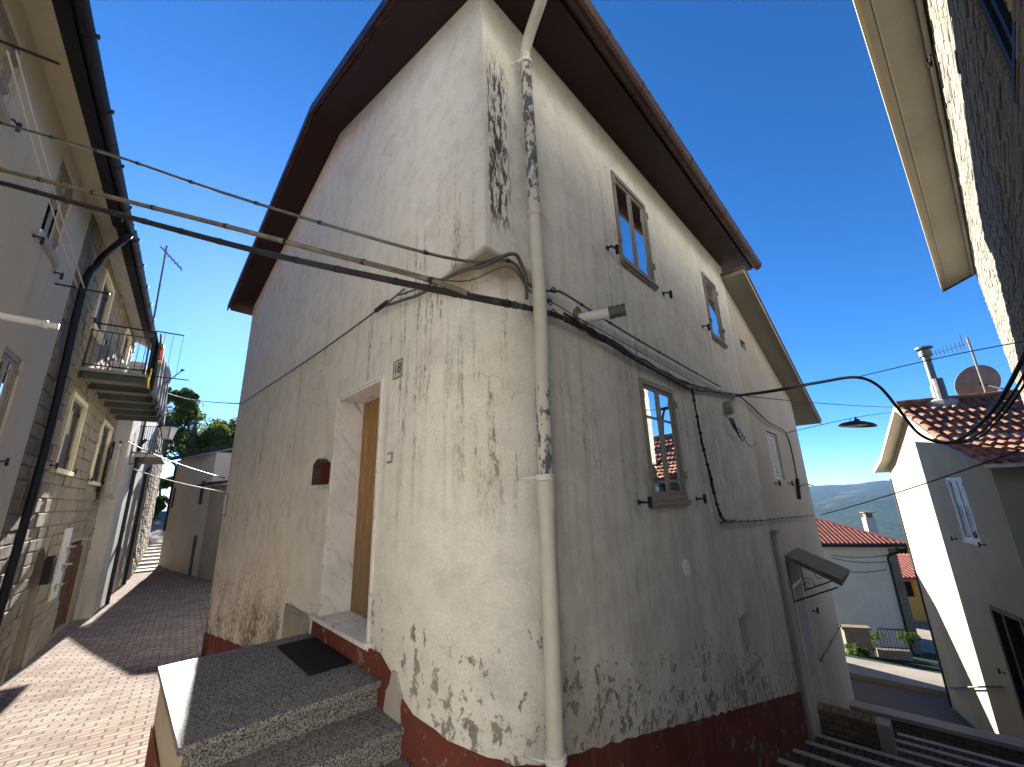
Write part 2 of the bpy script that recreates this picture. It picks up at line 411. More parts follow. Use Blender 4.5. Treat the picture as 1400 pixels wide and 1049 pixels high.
M['beige'] = plaster('beige_house_plaster', (.54, .50, .435), (.62, .575, .50), (.30, .27, .22), .55)
M['cream'] = plaster('cream_gable_plaster', (.42, .365, .255), (.37, .315, .215), (.25, .22, .16), .4)
M['stairs'] = plaster('stair_side_plaster', (.50, .45, .35), (.42, .38, .30), (.25, .22, .16), .5)
M['wcream'] = plaster('warm_white_render', (.64, .54, .40), (.57, .48, .35), (.32, .28, .22), .4)
M['canopy'] = simple('brown_grey_canopy_sheet', (.17, .145, .105), .8, .25, 5)
M['walk'] = plaster('worn_walkway', (.20, .175, .14), (.25, .22, .175), (.12, .10, .08), .4)
M['infill'] = simple('brown_arch_infill', (.075, .056, .035), .9, .3, 5, bump=.5)
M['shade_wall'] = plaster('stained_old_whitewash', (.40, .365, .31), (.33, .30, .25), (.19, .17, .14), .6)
M['bounce_lime'] = plaster('bounce_white_lime', (.82, .80, .75), (.80, .78, .72), (.6, .58, .54), .3)  # extra white so that unseen walls bounce more sunlight
M['wht'] = plaster('whitewash', (.54, .50, .435), (.47, .435, .37), (.30, .28, .25), .45)
M['orange'] = plaster('orange_render', (.55, .27, .06), (.60, .32, .08), (.35, .2, .08), .3)
M['endw'] = plaster('grey_white_render', (.54, .505, .46), (.60, .565, .52), (.33, .32, .31), .5)
M['concrete'] = plaster('weathered_concrete', (.33, .31, .27), (.42, .39, .33), (.16, .15, .12), .6)
M['ashlar'] = plaster('tan_stone_blocks', (.20, .155, .10), (.27, .215, .145), (.11, .09, .06), .6, bump=.9)
M['mortar'] = plaster('lime_mortar', (.25, .22, .17), (.30, .27, .21), (.15, .13, .10), .5)
M['slate'] = plaster('split_stone_strips', (.22, .20, .155), (.30, .265, .20), (.22, .19, .15), .2, bump=1.0)
M['navy'] = simple('dark_blue_gutter_metal', (.012, .014, .020), .6, .3, 5, .0, .03, .25)
M['pave'] = brickmat('clay_pavers', (.20, .16, .13), (.34, .265, .22), (.075, .062, .052), .24, .13, .012, (.17, .12, .10), .5, True, 0, .01, .18)
M['cobble'] = brickmat('dark_step_cobbles', (.085, .075, .065), (.12, .105, .09), (.05, .045, .04), .16, .10, .012, (.05, .045, .04), .8)
M['nosing'] = plaster('pale_stone_nosing', (.36, .33, .29), (.44, .40, .35), (.2, .18, .16), .5)
M['rubble'] = brickmat('brown_rubble_wall', (.28, .21, .14), (.22, .16, .10), (.15, .12, .09), .22, .10, .012, (.12, .09, .06), .8, True, 0, .05)
M['asphalt'] = simple('asphalt', (.085, .072, .060), .9, .25, 20, bump=.4)
M['shutter'] = simple('dark_brown_shutter', (.055, .040, .038), .5, .2, 6)
M['bdoor'] = simple('brown_plank_door', (.10, .045, .025), .55, .3, 5)
M['sill'] = simple('cream_stone_sill', (.62, .54, .36), .7, .12, 6)
M['steel'] = simple('galvanised_steel', (.12, .115, .11), .5, .3, 8, .3, .05, .5)
M['dish'] = simple('grey_dish_paint', (.13, .13, .133), .6, .2, 4)
M['rope'] = simple('pale_rope', (.6, .58, .53), .8, .1, 30)
M['tarp'] = simple('dark_grey_cloth', (.055, .055, .06), .9, .2, 4, bump=.3)
M['redcloth'] = simple('orange_red_cloth', (.55, .10, .04), .8, .15, 6)
M['yellow'] = simple('yellow_cloth', (.70, .52, .03), .8, .1, 6)
M['bark'] = simple('bark', (.09, .065, .045), .9, .3, 8, bump=.6)
M['leaf'] = leafmat('mid_green_leaves', (.055, .08, .018), (.11, .125, .035))
M['leafd'] = leafmat('dark_green_leaves', (.022, .042, .016), (.05, .075, .025))
M['hill'] = hillmat()
M['dark'] = simple('dark_interior', (.012, .011, .010), .9, .2, 4)
M['lampglass'] = simple('cloudy_lantern_glass', (.5, .5, .46), .25, .1, 5)
M['shutblue'] = simple('pale_blue_shutter_paint', (.55, .62, .66), .5, .1, 5)
M['signpaper'] = simple('pink_white_card', (.62, .50, .49), .6, .05, 5)
M['signred'] = simple('red_print', (.42, .03, .04), .6, .1, 5)
M['cabinet'] = M['greybox']
#PART2
# ------------------------------------------------------------------ frames of the place
FS = Frame(-37.5, (-1.66, -1.28), flip=True)        # left row of houses
FG = Frame(25.0, (11.4, 11.35))                     # gable on the right
cn = Vector((-math.cos(R_(49.5)), math.sin(R_(49.5)), 0)) * .47
FC = Frame(49.5, (-cn.x, -cn.y))                    # stone clad house beside the camera
E0 = polar(214, 785, 29)
FE = Frame(126.0, (E0.x, E0.y), flip=True)          # house closing the alley
W0 = polar(1170, 800, 36.0)
FW = Frame(106.0, (W0.x, W0.y), flip=True)          # white house down the slope
O0 = polar(1250, 830, 50.0)
FO = Frame(106.0, (O0.x, O0.y), flip=True)
K0 = Vector((KX, KY, 0))
def lin(tab, x):
    if x <= tab[0][0]: return tab[0][1]
    for (a, b), (c, d) in zip(tab, tab[1:]):
        if x <= c: return b + (d - b) * (x - a) / (c - a)
    return tab[-1][1]
STREET = [(-12, .9), (0, 0), (10, -1.0), (13, -1.1), (17, -1.15), (22, -1.2), (28, -1.2), (36, -.3), (60, 2.5)]
def zstreet(P): return lin(STREET, FS.loc(P)[0])

# ------------------------------------------------------------------ the main corner house
def under(s): return lin([(-.45, 5.90), (0, 5.98), (3.44, 7.17), (8.55, 6.22), (8.95, 6.14)], s)
def lr(s, t, z): return K0 + FL.u * s + FR.u * t + Vector((0, 0, z))
def to_lr(P):
    d = P - K0; a, b, c, e = FL.u.x, FR.u.x, FL.u.y, FR.u.y; D = a * e - b * c
    return (d.x * e - b * d.y) / D, (a * d.y - d.x * c) / D
LEN_L, LEN_R = 8.56, 6.42
house = empty('corner_house', 'weathered cream plaster house with a rounded street corner, peeling paint and dark red eaves', 'house', lr(4, 3, -1.0))
NARC, SA, UA = 15, .92, .66
def corner_ring(k):
    out = []
    for i in range(NARC):
        t = i / (NARC - 1)
        rnd = (1 - t) ** 2 * FL.u * SA + t ** 2 * FR.u * UA
        sq = FL.u * SA * (1 - 2 * t) if t <= .5 else FR.u * UA * (2 * t - 1)
        out.append(K0 + rnd.lerp(sq, k))
    return out
rest_a = [lr(LEN_L, 0, 0), lr(6, 0, 0), lr(3.44, 0, 0)]
rest_b = [lr(0, LEN_R, 0), lr(3.44, LEN_R, 0), lr(LEN_L, LEN_R, 0)]
rows = [(-3.2, 0), (3.22, 0), (3.30, .06), (3.35, .25), (3.38, .6), (3.395, 1), (3.48, 1), (None, 1)]
b = MB(); n = len(rest_a) + NARC + len(rest_b)
for z, k in rows:
    for p in rest_a + corner_ring(k) + rest_b:
        s, t = to_lr(p); b.v.append(Vector((p.x, p.y, under(s) + .03 if z is None else z)))
for r in range(len(rows) - 1):
    for j in range(n):
        q = (j + 1) % n; b.f.append([r * n + j, r * n + q, (r + 1) * n + q, (r + 1) * n + j]); b.m.append(0)
b.f.append(list(range(n - 1, -1, -1))); b.m.append(0)
T = (len(rows) - 1) * n; ia = 2; ib = n - 2
b.f.append([T + i for i in range(ia, ib + 1)]); b.f.append([T + i for i in (ib, n - 1, 0, 1, 2)]); b.m += [0, 0]
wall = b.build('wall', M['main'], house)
cut = MB()
DS0, DS1, DZ0, DZ1 = 1.50, 2.55, .67, 2.83
cut.box(FL, DS0, DS1, -.34, .2, DZ0, DZ1)
WINS = [(2.06, 2.93, 4.23, 5.42), (2.16, 3.02, 1.66, 2.90), (5.02, 5.70, 4.15, 5.30)]
for a0, a1, z0, z1 in WINS: cut.box(FR, a0 + .01, a1 - .01, -.16, .2, z0 + .01, z1 - .01)
cut.box(FR, 4.14, 4.63, -.32, .2, -.29, .25)
carve(wall, cut)
for p in wall.data.polygons: p.use_smooth = True
wall.data.set_sharp_from_angle(angle=R_(30))

# red band along the foot of the walls
prof = [(8.57, -.57), (5.5, -.17), (4.3, -.02), (2.78, .18), (2.74, .655), (1.42, .66), (1.28, .67), (1.16, .62), (.86, .47)]
path = []
for (s0, z0), (s1, z1) in zip(prof, prof[1:]):
    m = max(1, int(abs(s1 - s0) / .11))
    for k in range(m): path.append((lr(s0 + (s1 - s0) * k / m, 0, 0), z0 + (z1 - z0) * k / m, FL.n))
ring = corner_ring(0)
for i, p in enumerate(ring):
    t = i / (NARC - 1); path.append((p, .47 - .23 * t ** .8, (FL.n * (1 - t) + FR.n * t).normalized()))
for k in range(1, 54):
    u = UA + (LEN_R + .01 - UA) * k / 53; path.append((lr(0, u, 0), .24 - .252 * (u - UA), FR.n))
b = MB()
for (p, z, nn), (q, z2, n2) in zip(path, path[1:]):
    j1 = .008 * math.sin(p.x * 137 + p.y * 151) + .006 * math.sin(p.x * 391); j2 = .008 * math.sin(q.x * 137 + q.y * 151) + .006 * math.sin(q.x * 391)
    a, c = p + nn * .009, q + n2 * .009; p2, q2 = p - nn * .02, q - n2 * .02
    zz = Vector((0, 0, 1))
    b.face([a - zz * 3, c - zz * 3, c + zz * (z2 + j2), a + zz * (z + j1)])
    b.face([a + zz * (z + j1), c + zz * (z2 + j2), q2 + zz * (z2 + j2), p2 + zz * (z + j1)])
b.build('plinth', M['red'], house)
b = MB()
def blob(F, cx_, cz, rx, rz, o0, o1, n=22, seed=0):
    rnd = random.Random(seed)
    ph = [rnd.uniform(0, 6.28) for _ in range(4)]
    return [(cx_ + rx * math.cos(t) * (1 + .16 * math.sin(3 * t + ph[0]) + .1 * math.sin(7 * t + ph[1])), cz + rz * math.sin(t) * (1 + .12 * math.sin(4 * t + ph[2]) + .08 * math.sin(9 * t + ph[3]))) for t in [2 * math.pi * k / n for k in range(n)]]
b.prism(FL, blob(FL, 1.03, .36, .12, .24, 0, 0, seed=3), -.02, .014)
b.build('render_patch', M['concrete'], house)

# roof
P_ = [-.45, 0, 3.44, 8.56, 8.95]
b = MB()
for s0, s1 in zip(P_, P_[1:]):
    b.hexa([lr(s0, -.40, under(s0)), lr(s1, -.40, under(s1)), lr(s1, 6.86, under(s1)), lr(s0, 6.86, under(s0))],
           [lr(s0, -.40, under(s0) + .05), lr(s1, -.40, under(s1) + .05), lr(s1, 6.86, under(s1) + .05), lr(s0, 6.86, under(s0) + .05)])
roof = b.build('roof', M['soffit'], house)
b = MB(); N = 30
def top(s): return lin([(-.52, 6.06), (3.44, 7.36), (9.0, 6.33)], s)
for s0, s1 in ((-.52, 3.44), (3.44, 9.0)):
    b.hexa([lr(s0, -.43, max(under(s0) + .052, top(s0) - .15)), lr(s1, -.43, top(s1) - .13), lr(s1, 6.9, top(s1) - .13), lr(s0, 6.9, max(under(s0) + .052, top(s0) - .15))],
           [lr(s0, -.43, top(s0)), lr(s1, -.43, top(s1)), lr(s1, 6.9, top(s1)), lr(s0, 6.9, top(s0))])
b.build('tile_layer', M['tiles_old'], roof)
b = MB()
for s0, s1 in ((-.53, 3.44), (3.44, 9.02)):
    b.hexa([lr(s0, -.455, under(s0) - .005), lr(s1, -.455, under(s1) - .005), lr(s1, -.432, under(s1) - .005), lr(s0, -.432, under(s0) - .005)],
           [lr(s0, -.455, top(s0) - .03), lr(s1, -.455, top(s1) - .03), lr(s1, -.432, top(s1) - .03), lr(s0, -.432, top(s0) - .03)])
b.build('rake_board', M['soffit'], roof)
b = MB()
g = []
for k in range(9):
    an = math.pi * (1 + k / 8); g.append((-.535 - .085 * math.cos(an), 5.985 + .10 * math.sin(an)))
g2 = [(s + .0, z) for s, z in g]
b.hexa([lr(s, -.42, z) for s, z in g2], [lr(s, 6.92, z) for s, z in g2])
for k in range(11):
    t = -.3 + k * .71
    gg = [(-.535 + (s + .535) * 1.08, 5.985 + (z - 5.985) * 1.08) for s, z in g2]
    b.hexa([lr(s, t, z) for s, z in gg], [lr(s, t + .03, z) for s, z in gg])
gut = b.build('gutter', M['fascia'], house); fixn(gut)

# windows
def window(parent, F, a0, a1, z0, z1, off=.02, back=-.10, fw=.055, leaves=2, transom=None, fm='frame', gm='glass', sill=True, hinges=True, inner=.035, label=None):
    b = MB()
    b.box(F, a0, a0 + fw, back, off, z0, z1); b.box(F, a1 - fw, a1, back, off, z0, z1)
    b.box(F, a0 + fw, a1 - fw, back, off, z1 - fw, z1); b.box(F, a0 + fw, a1 - fw, back, off, z0, z0 + fw)
    A0, A1 = a0 + fw, a1 - fw; w = (A1 - A0) / leaves; lo = off - .018
    for k in range(leaves):
        x0, x1 = A0 + k * w + .003, A0 + (k + 1) * w - .003; y0, y1 = z0 + fw + .003, z1 - fw - .003
        b.box(F, x0, x0 + inner, back + .01, lo, y0, y1); b.box(F, x1 - inner, x1, back + .01, lo, y0, y1)
        b.box(F, x0 + inner, x1 - inner, back + .01, lo, y1 - inner, y1); b.box(F, x0 + inner, x1 - inner, back + .01, lo, y0, y0 + inner)
        if transom: b.box(F, x0 + inner, x1 - inner, back + .01, lo - .004, z0 + (z1 - z0) * transom - .012, z0 + (z1 - z0) * transom + .012)
    if hinges:
        for hz in (z0 + .22, z1 - .22):
            b.box(F, a0 - .004, a0 + .02, off + .001, off + .022, hz, hz + .08); b.box(F, a1 - .02, a1 + .004, off + .001, off + .022, hz, hz + .08)
    fr = b.build('window', M[fm], parent)
    if label: fr['label'] = label
    b = MB(); b.box(F, A0 + .02, A1 - .02, lo - .022, lo - .012, z0 + fw + .02, z1 - fw - .02); b.build('pane', M[gm], fr)
    if sill:
        b = MB(); b.box(F, a0 - .01, a1 + .01, -.02, off + .03, z0 - .035, z0 - .003); b.box(F, a0 - .004, a1 + .004, -.02, off + .012, z0 - .06, z0 - .037); b.build('sill', M[fm], fr)
    return fr
window(house, FR, *WINS[0]); W1 = window(house, FR, *WINS[1], transom=.68); window(house, FR, *WINS[2], leaves=1, transom=.68)

def shutter_hook(parent, F, a, z, d=1):
    b = MB(); b.tube([F.pt(a, -.02, z), F.pt(a, .055, z), F.pt(a + .10 * d, .065, z)], .011, 6)
    b.box(F, a + .095 * d - .012, a + .095 * d + .012, .05, .082, z - .055, z + .05); b.box(F, a - .02, a + .02, .001, .012, z - .02, z + .02)
    return b.build('shutter_hook', M['black'], parent)
for x, y, d in ((836, 340, 1), (911, 402, 1), (880, 687, 1), (957, 682, 1), (964, 447, 1)):
    a, z = FR.px(x, y, .03); shutter_hook(house, FR, a - .04, z, d)

# door, marble surround
b = MB()
b.box(FL, DS1 + .001, DS1 + .032, -.335, .016, DZ0 - .03, DZ1 + .03); b.box(FL, DS0 - .032, DS0 - .001, -.335, .016, DZ0 - .03, DZ1 + .03)
b.box(FL, DS0 - .001, DS1 + .001, -.335, .016, DZ1 + .001, DZ1 + .03)
b.box(FL, DS1 - .024, DS1 - .001, -.33, .003, DZ0 + .035, DZ1 - .025); b.box(FL, DS0 + .001, DS0 + .024, -.33, .003, DZ0 + .035, DZ1 - .025); b.box(FL, DS0 + .001, DS1 - .001, -.33, .003, DZ1 - .024, DZ1 - .001)
dfr = b.build('door_frame', M['marble'], house)
b = MB(); b.box(FL, DS0 - .06, DS1 + .17, -.33, .055, DZ0 - .002, DZ0 + .032); b.build('doorstep', M['marble'], house)
b = MB(); nb = 7; w = (DS1 - DS0 - .05) / nb
for k in range(nb):
    a = DS0 + .025 + k * w; b.vprism([FL.pt(x, o, 0) for x, o in ((a + .011, -.325), (a + .011, -.295), (a + .024, -.262), (a + w - .024, -.262), (a + w - .011, -.295), (a + w - .011, -.325))], DZ0 + .036, DZ1 - .027)
b.mi = 1; b.box(FL, DS0 + .025, DS1 - .025, -.333, -.315, DZ0 + .034, DZ1 - .026)
door = b.build('door', [M['door'], M['shutter']], house); fixn(door)
b = MB(); kp = FL.pt(1.93, -.253, 1.62); b.lathe(kp, FL.n, [(.0, .05), (.02, .05), (.03, .035), (.02, .018), (.012, .012), (.035, .004), (.035, 0)], 14)
b.build('door_knob', simple('old_brass', (.25, .17, .06), .35, .2, 8, .9), door, smooth=True)

# downpipe
b = MB(); a0 = .42; R0 = .05
b.tube(smoothpath([FR.pt(.22, .545, 5.92), FR.pt(.30, .44, 5.80), FR.pt(.38, .22, 5.66), FR.pt(.415, .12, 5.56), FR.pt(.43, .095, 5.42), FR.pt(.445, .095, 4.6), FR.pt(.45, .095, 3.9)], 6), .048, 14)
b.tube([FR.pt(.45, .095, 3.93), FR.pt(.44, .11, 3.1), FR.pt(.385, .12, 1.70), FR.pt(.37, .12, .9), FR.pt(.355, .12, .36), FR.pt(.35, .12, -.5)], .05, 16)
b.tube([FR.pt(.45, .095, 3.86), FR.pt(.45, .096, 3.96)], .058, 14); b.tube([FR.pt(.385, .12, 1.66), FR.pt(.386, .12, 1.84)], .058, 16)
dp = b.build('downpipe', M['pipe'], house, smooth=True); dp.data.set_sharp_from_angle(angle=R_(40))
for z, a, o in ((5.42, .43, .095), (1.86, .386, .12), (.38, .356, .12)):
    b = MB(); c = FR.pt(a, o, z); b.lathe(c, (0, 0, 1), [(.05, -.018), (.062, -.018), (.062, -.004), (.054, 0), (.062, .006), (.062, .02), (.05, .02)], 16)
    b.tube([FR.pt(a - .09, -.03, z), FR.pt(a - .07, o * .6, z), FR.pt(a - .05, o, z)], .008, 6); b.tube([FR.pt(a + .09, -.03, z), FR.pt(a + .07, o * .6, z), FR.pt(a + .05, o, z)], .008, 6)
    b.build('pipe_bracket', M['white'], house, smooth=True)
# flue stub, vent plate, niche sill
fa, fz = FR.px(793, 436, .0); fl = FR.pt(fa, 0, fz); fd = (FR.n * .9 + FR.u * .42 + Vector((0, 0, .05))).normalized()
b = MB(); b.tube([fl - fd * .05, fl + fd * .27], .046, 16); flue = b.build('flue_pipe', M['white'], house, smooth=True); flue.data.set_sharp_from_angle(angle=R_(40))
b = MB(); b.lathe(fl + fd * .27, fd, [(.046, -.02), (.056, -.02), (.056, .03), (.047, .03), (.047, .045), (.056, .045), (.056, .075), (.047, .075), (.047, .09), (.056, .09), (.056, .12), (.045, .12), (.04, .02), (0, .02)], 16); b.build('flue_cap', M['steel'], flue)
b = MB(); b.prism(FR, blob(FR, fa - .02, fz - .01, .11, .10, 0, 0, seed=9), -.01, .012); b.build('mortar_collar', simple('brown_mortar', (.24, .18, .13), .9, .3, 12), flue)
va, vz = FR.px(938, 777); b = MB(); b.lathe(FR.pt(va, -.01, vz), FR.n, [(.085, 0), (.085, .022), (.07, .03), (0, .026)], 20); b.build('wall_vent', M['white'], house)
b = MB(); b.box(FR, 4.10, 4.68, -.30, .035, -.325, -.292); b.build('niche_sill', M['nosing'], house)
b = MB(); b.box(FR, 4.16, 4.61, -.315, -.29, -.28, .24); b.build('niche_panel', M['infill'], house)

# things on the main house walls
mb = empty('mailbox', 'dark red tin letterbox beside the marble door surround of the cream house', 'letterbox', FL.pt(2.75, .06, 1.92))
b = MB(); b.prism(FL, [(2.62, 1.93), (2.88, 1.93), (2.88, 2.15), (2.75, 2.205), (2.62, 2.15)], .012, .10); b.build('body', M['mailbox'], mb)
b = MB(); b.box(FL, 2.66, 2.84, .101, .106, 2.10, 2.125); b.build('slot_flap', M['black'], mb)
b = MB(); b.lathe(FL.pt(2.75, .10, 2.0), FL.n, [(0, .008), (.012, .008), (.012, 0)], 10); b.build('lock', M['steel'], mb)

def text(body, F, a, o, z, size, mat, parent, name='lettering', right=1, sx=1.0):
    """raised lettering lying on a facade; reads along the direction seen from outside"""
    cu = bpy.data.curves.new('t', 'FONT'); cu.body = body; cu.size = size; cu.extrude = .001; cu.align_x = 'CENTER'; cu.align_y = 'CENTER'
    ob = bpy.data.objects.new('t', cu); scn.collection.objects.link(ob); bpy.context.view_layer.update()
    me = bpy.data.meshes.new_from_object(ob.evaluated_get(bpy.context.evaluated_depsgraph_get()))
    bpy.data.objects.remove(ob); bpy.data.curves.remove(cu)
    x = Vector((0, 0, 1)).cross(F.n); w = Vector(parent['_w'])
    for v in me.vertices:
        c = v.co.copy(); v.co = F.pt(a, o, z) + x * c.x * sx + Vector((0, 0, c.y)) + F.n * c.z - w
    me.materials.clear(); me.materials.append(mat)
    r = bpy.data.objects.new(name, me); scn.collection.objects.link(r); r.parent = parent; r['_w'] = tuple(w); me.name = name; return r
na, nz = FL.px(545, 505)
pl = empty('house_number_plate', 'small pale house number plate reading 18 above the doorbell', 'sign', FL.pt(na, 0, nz - .07))
b = MB(); b.box(FL, na - .065, na + .065, .001, .012, nz - .07, nz + .07); b.build('plate', simple('pale_ceramic', (.50, .50, .46), .3, .06, 8), pl)
b = MB(); b.box(FL, na - .075, na - .066, .0, .016, nz - .08, nz + .08); b.box(FL, na + .066, na + .075, .0, .016, nz - .08, nz + .08); b.box(FL, na - .066, na + .066, .0, .016, nz + .071, nz + .08); b.box(FL, na - .066, na + .066, .0, .016, nz - .08, nz - .071); b.build('rim', M['greybox'], pl)
text('18', FL, na, .013, nz, .13, M['black'], pl, 'number')
ba, bz = FL.px(534, 626)
db = empty('doorbell', 'square doorbell with white button right of the wooden door', 'doorbell', FL.pt(ba, 0, bz - .04))
b = MB(); b.box(FL, ba - .042, ba + .042, .001, .012, bz - .045, bz + .045); b.build('plate', M['greybox'], db)
b = MB(); b.box(FL, ba - .024, ba + .024, .0125, .018, bz - .026, bz + .024); b.build('button', M['white'], db)
cab = empty('meter_cabinet', 'grey utility cabinet set low in the cream wall behind the granite landing', 'utility box', FL.pt(3.2, 0, .2))
b = MB(); b.box(FL, 2.84, 3.62, -.01, .03, .12, .655); b.build('frame', M['greybox'], cab)
b = MB(); b.box(FL, 2.90, 3.40, .0305, .038, .15, .62); b.build('cabinet_door', M['cabinet'], cab)
b = MB(); b.lathe(FL.pt(2.98, .038, .40), FL.n, [(0, .006), (.02, .006), (.02, 0)], 10); b.build('lock', M['black'], cab)
pa, pz = FL.px(309, 690)
nb_ = empty('notice_frame', 'narrow framed white plate near the far edge of the cream wall', 'notice', FL.pt(pa, 0, pz - .2))
b = MB(); b.box(FL, pa - .14, pa + .14, .001, .02, pz - .22, pz + .22); b.build('rim', M['greybox'], nb_)
b = MB(); b.box(FL, pa - .115, pa + .115, .0205, .026, pz - .19, pz + .19); b.build('sheet', M['white'], nb_)
# sale sign in the lower window
sg = empty('sale_sign', 'pink and red sale sign reading VENDESI behind the lower window pane', 'sign', FR.pt(2.36, -.05, 1.76))
b = MB(); b.box(FR, 2.265, 2.515, -.052, -.049, 1.775, 2.0); b.build('card', M['signpaper'], sg)
b = MB(); b.box(FR, 2.275, 2.505, -.0485, -.0475, 1.79, 1.815); b.box(FR, 2.29, 2.49, -.0485, -.0475, 1.85, 1.855); b.build('print', M['signred'], sg)
text('VENDESI', FR, 2.39, -.047, 1.95, .052, M['signred'], sg)

# granite entrance stairs and mat
st = empty('entrance_stairs', 'speckled granite landing and steps leading up to the wooden door', 'stairs', FL.pt(1.9, .57, -.4))
b = MB(); b.box(FL, 1.27, 2.79, .012, 1.12, -1.2, .468); b.build('side_wall', M['stairs'], st)
b = MB(); b.box(FL, 1.262, 2.795, 1.121, 1.132, -1.2, .12); b.build('red_band', M['red'], st)
b = MB(); b.box(FL, 1.225, 2.83, .012, 1.15, .47, .51); b.build('landing', M['granite'], st)
for s0, s1, z in ((.88, 1.2685, .34), (.53, .918, .17), (.18, .568, 0.0)):
    b = MB(); b.box(FL, s0, s1, -.05, 1.15, z - .04, z); b.build('tread', M['granite'], st)
    b = MB(); b.box(FL, s0 + .03, s1, -.05, 1.125, z - .9, z - .042); b.build('riser', M['granite'], st)
b = MB(); b.box(FL, 1.2695, 1.2715, .012, 1.12, .30, .468)
b.build('riser', M['granite'], st)
b = MB(); b.box(FL, 1.70, 2.585, .03, .345, .5105, .526); tag(b.build('doormat', M['mat']), 'black rubber doormat on the granite landing', 'doormat')

# ------------------------------------------------------------------ cables around the corner house
def R3(x, y, o=.06): a, z = FR.px(x, y, o); return FR.pt(a, o, z)
def L3(x, y, o=.06): a, z = FL.px(x, y, o); return FL.pt(a, o, z)
def S3(x, y, o=.06): a, z = FS.px(x, y, o); return FS.pt(a, o, z)
GC = 'cables strung over the left street'
def bound(name, label, pts, r, mat, group, every=.33, rr=1.16):
    """a cable bound with ties"""
    t = MB(); t.tube(pts, r, 10); acc = 0; rnd = random.Random(len(label)); t.mi = 1
    for p, q in zip(pts, pts[1:]):
        d = (q - p).length; acc += d
        if acc > every:
            acc = rnd.uniform(-.1, .1); e = (q - p).normalized(); t.tube([p, p + e * .028], r * rr, 8)
            t.tube([p + e * .014 + Vector((0, 0, r)), p + e * .02 + Vector((0, 0, r + .009))], .003, 5)
    o = tag(t.build(name, [mat, M['black']], smooth=True), label, 'cable', group)
    return o
def ray_at(x, y, depth):
    d = ray(x, y); return EYE + d * (depth / FPX)
pC = [S3(-90, 232, .12)] + [ray_at(x, y, d) for x, y, d in ((0, 250, 3.55), (150, 290, 3.25), (350, 343, 2.9), (560, 389, 2.5), (640, 405, 2.34))] + [ray_at(692, 415, 2.26), R3(716, 420, .035), R3(738, 425, .035), R3(762, 432, .04), R3(795, 446, .05), R3(830, 467, .05), R3(862, 487, .05), R3(905, 511, .05), R3(944, 532, .05)]
bound('overhead_cable', 'thickest black cable, lowest of the three crossing the left street', smoothpath(pC, 8), .021, M['cable'], GC)
pB = [S3(-90, 210, .12)] + [ray_at(x, y, d) for x, y, d in ((0, 232, 3.5), (280, 302, 3.0), (440, 344, 2.72), (575, 379, 2.45), (640, 402, 2.33))]
bound('overhead_cable', 'beige sheathed cable, middle one of the three crossing the left street', smoothpath(pB, 8), .0175, M['cable_b'], GC, .5)
pA = [S3(-90, 143, .12)] + [ray_at(x, y, d) for x, y, d in ((0, 168, 3.5), (150, 211, 3.2), (300, 262, 2.95), (520, 329, 2.55))] + [L3(636, 357, .10), FR.pt(.12, .12, 3.31), FR.pt(.34, .05, 3.29), FR.pt(.52, .035, 3.27), R3(757, 398, .05), R3(775, 404, .05), R3(833, 441, .05), R3(900, 481, .05), R3(985, 529, .05)]
bound('overhead_cable', 'thin brown cable, highest of the three crossing the left street', smoothpath(pA, 8), .010, M['cable_g'], GC, .5, 1.35)
cable('thin_cable', 'thin grey wire below the cable loop on the cream house front', smoothpath([ray_at(440, 342, 2.70), ray_at(575, 377, 2.43), L3(640, 384, .07), FR.pt(.1, .12, 3.26), FR.pt(.42, .04, 3.22), R3(752, 412, .05), R3(800, 440, .05), R3(860, 473, .05), R3(950, 523, .05)], 5), .005, M['cable_g'], 'thin wires on the cream house')
cable('guy_wire', 'anchored grey cable running diagonally across the cream front to its far edge', smoothpath([L3(330, 552, .05), L3(420, 493, .05), L3(516, 424, .06), L3(535, 410, .06)], 4) + [L3(553, 395, .02)], .009, M['cable_g'])
b = MB(); p, q = L3(514, 425, .06), L3(530, 413, .06); b.tube([p, q], .022, 8); tag(b.build('cable_tensioner', M['black'], smooth=True), 'black tensioner clamp on the diagonal cable of the cream front', 'clamp')
cable('looped_cable', 'grey double cable arching under the plaster bulge to the downpipe', smoothpath([L3(522, 420, .05), L3(552, 410, .05), L3(575, 402, .05), L3(610, 381, .05), L3(636, 369, .05), L3(660, 364, .06), FR.pt(.12, .14, 3.36), FR.pt(.24, .12, 3.33), FR.pt(.31, .10, 3.24), FR.pt(.36, .05, 3.13)], 6), .013, M['cable_g'])
cable('looped_cable', 'thinner dark cable beside the double loop under the plaster bulge', smoothpath([L3(545, 404, .05), L3(590, 388, .04), L3(625, 372, .04), L3(655, 362, .05), FR.pt(.14, .12, 3.38), FR.pt(.28, .09, 3.36), FR.pt(.37, .04, 3.2)], 6), .007, M['cable'])
def bundle(pts, r, k, seed):
    rnd = random.Random(seed); out = []
    for i in range(k):
        ph = rnd.uniform(0, 6.28); out.append([p + Vector((rnd.uniform(-1, 1), rnd.uniform(-1, 1), rnd.uniform(-1, 1))) * r * .5 + Vector((0, 0, r * math.cos(ph + j * .5))) + FR.n * r * .6 * math.sin(ph + j * .5) for j, p in enumerate(pts)])
    return out
main_run = [R3(770, 432, .07), R3(790, 443, .06), R3(815, 458, .05), R3(860, 483, .05), R3(905, 508, .05), R3(945, 529, .05), R3(985, 537, .05), R3(1010, 541, .06)]
LB = ['uppermost black cable of the run above the lower window', 'second black cable of the run above the lower window', 'third black cable of the run above the lower window', 'lowest black cable of the run above the lower window']
for i, pts in enumerate(bundle(smoothpath(main_run, 4), .024, 4, 5)):
    cable('wall_cable', LB[i], pts, .014 if i % 2 else .010, M['cable'], 'cables clipped along the street side wall')
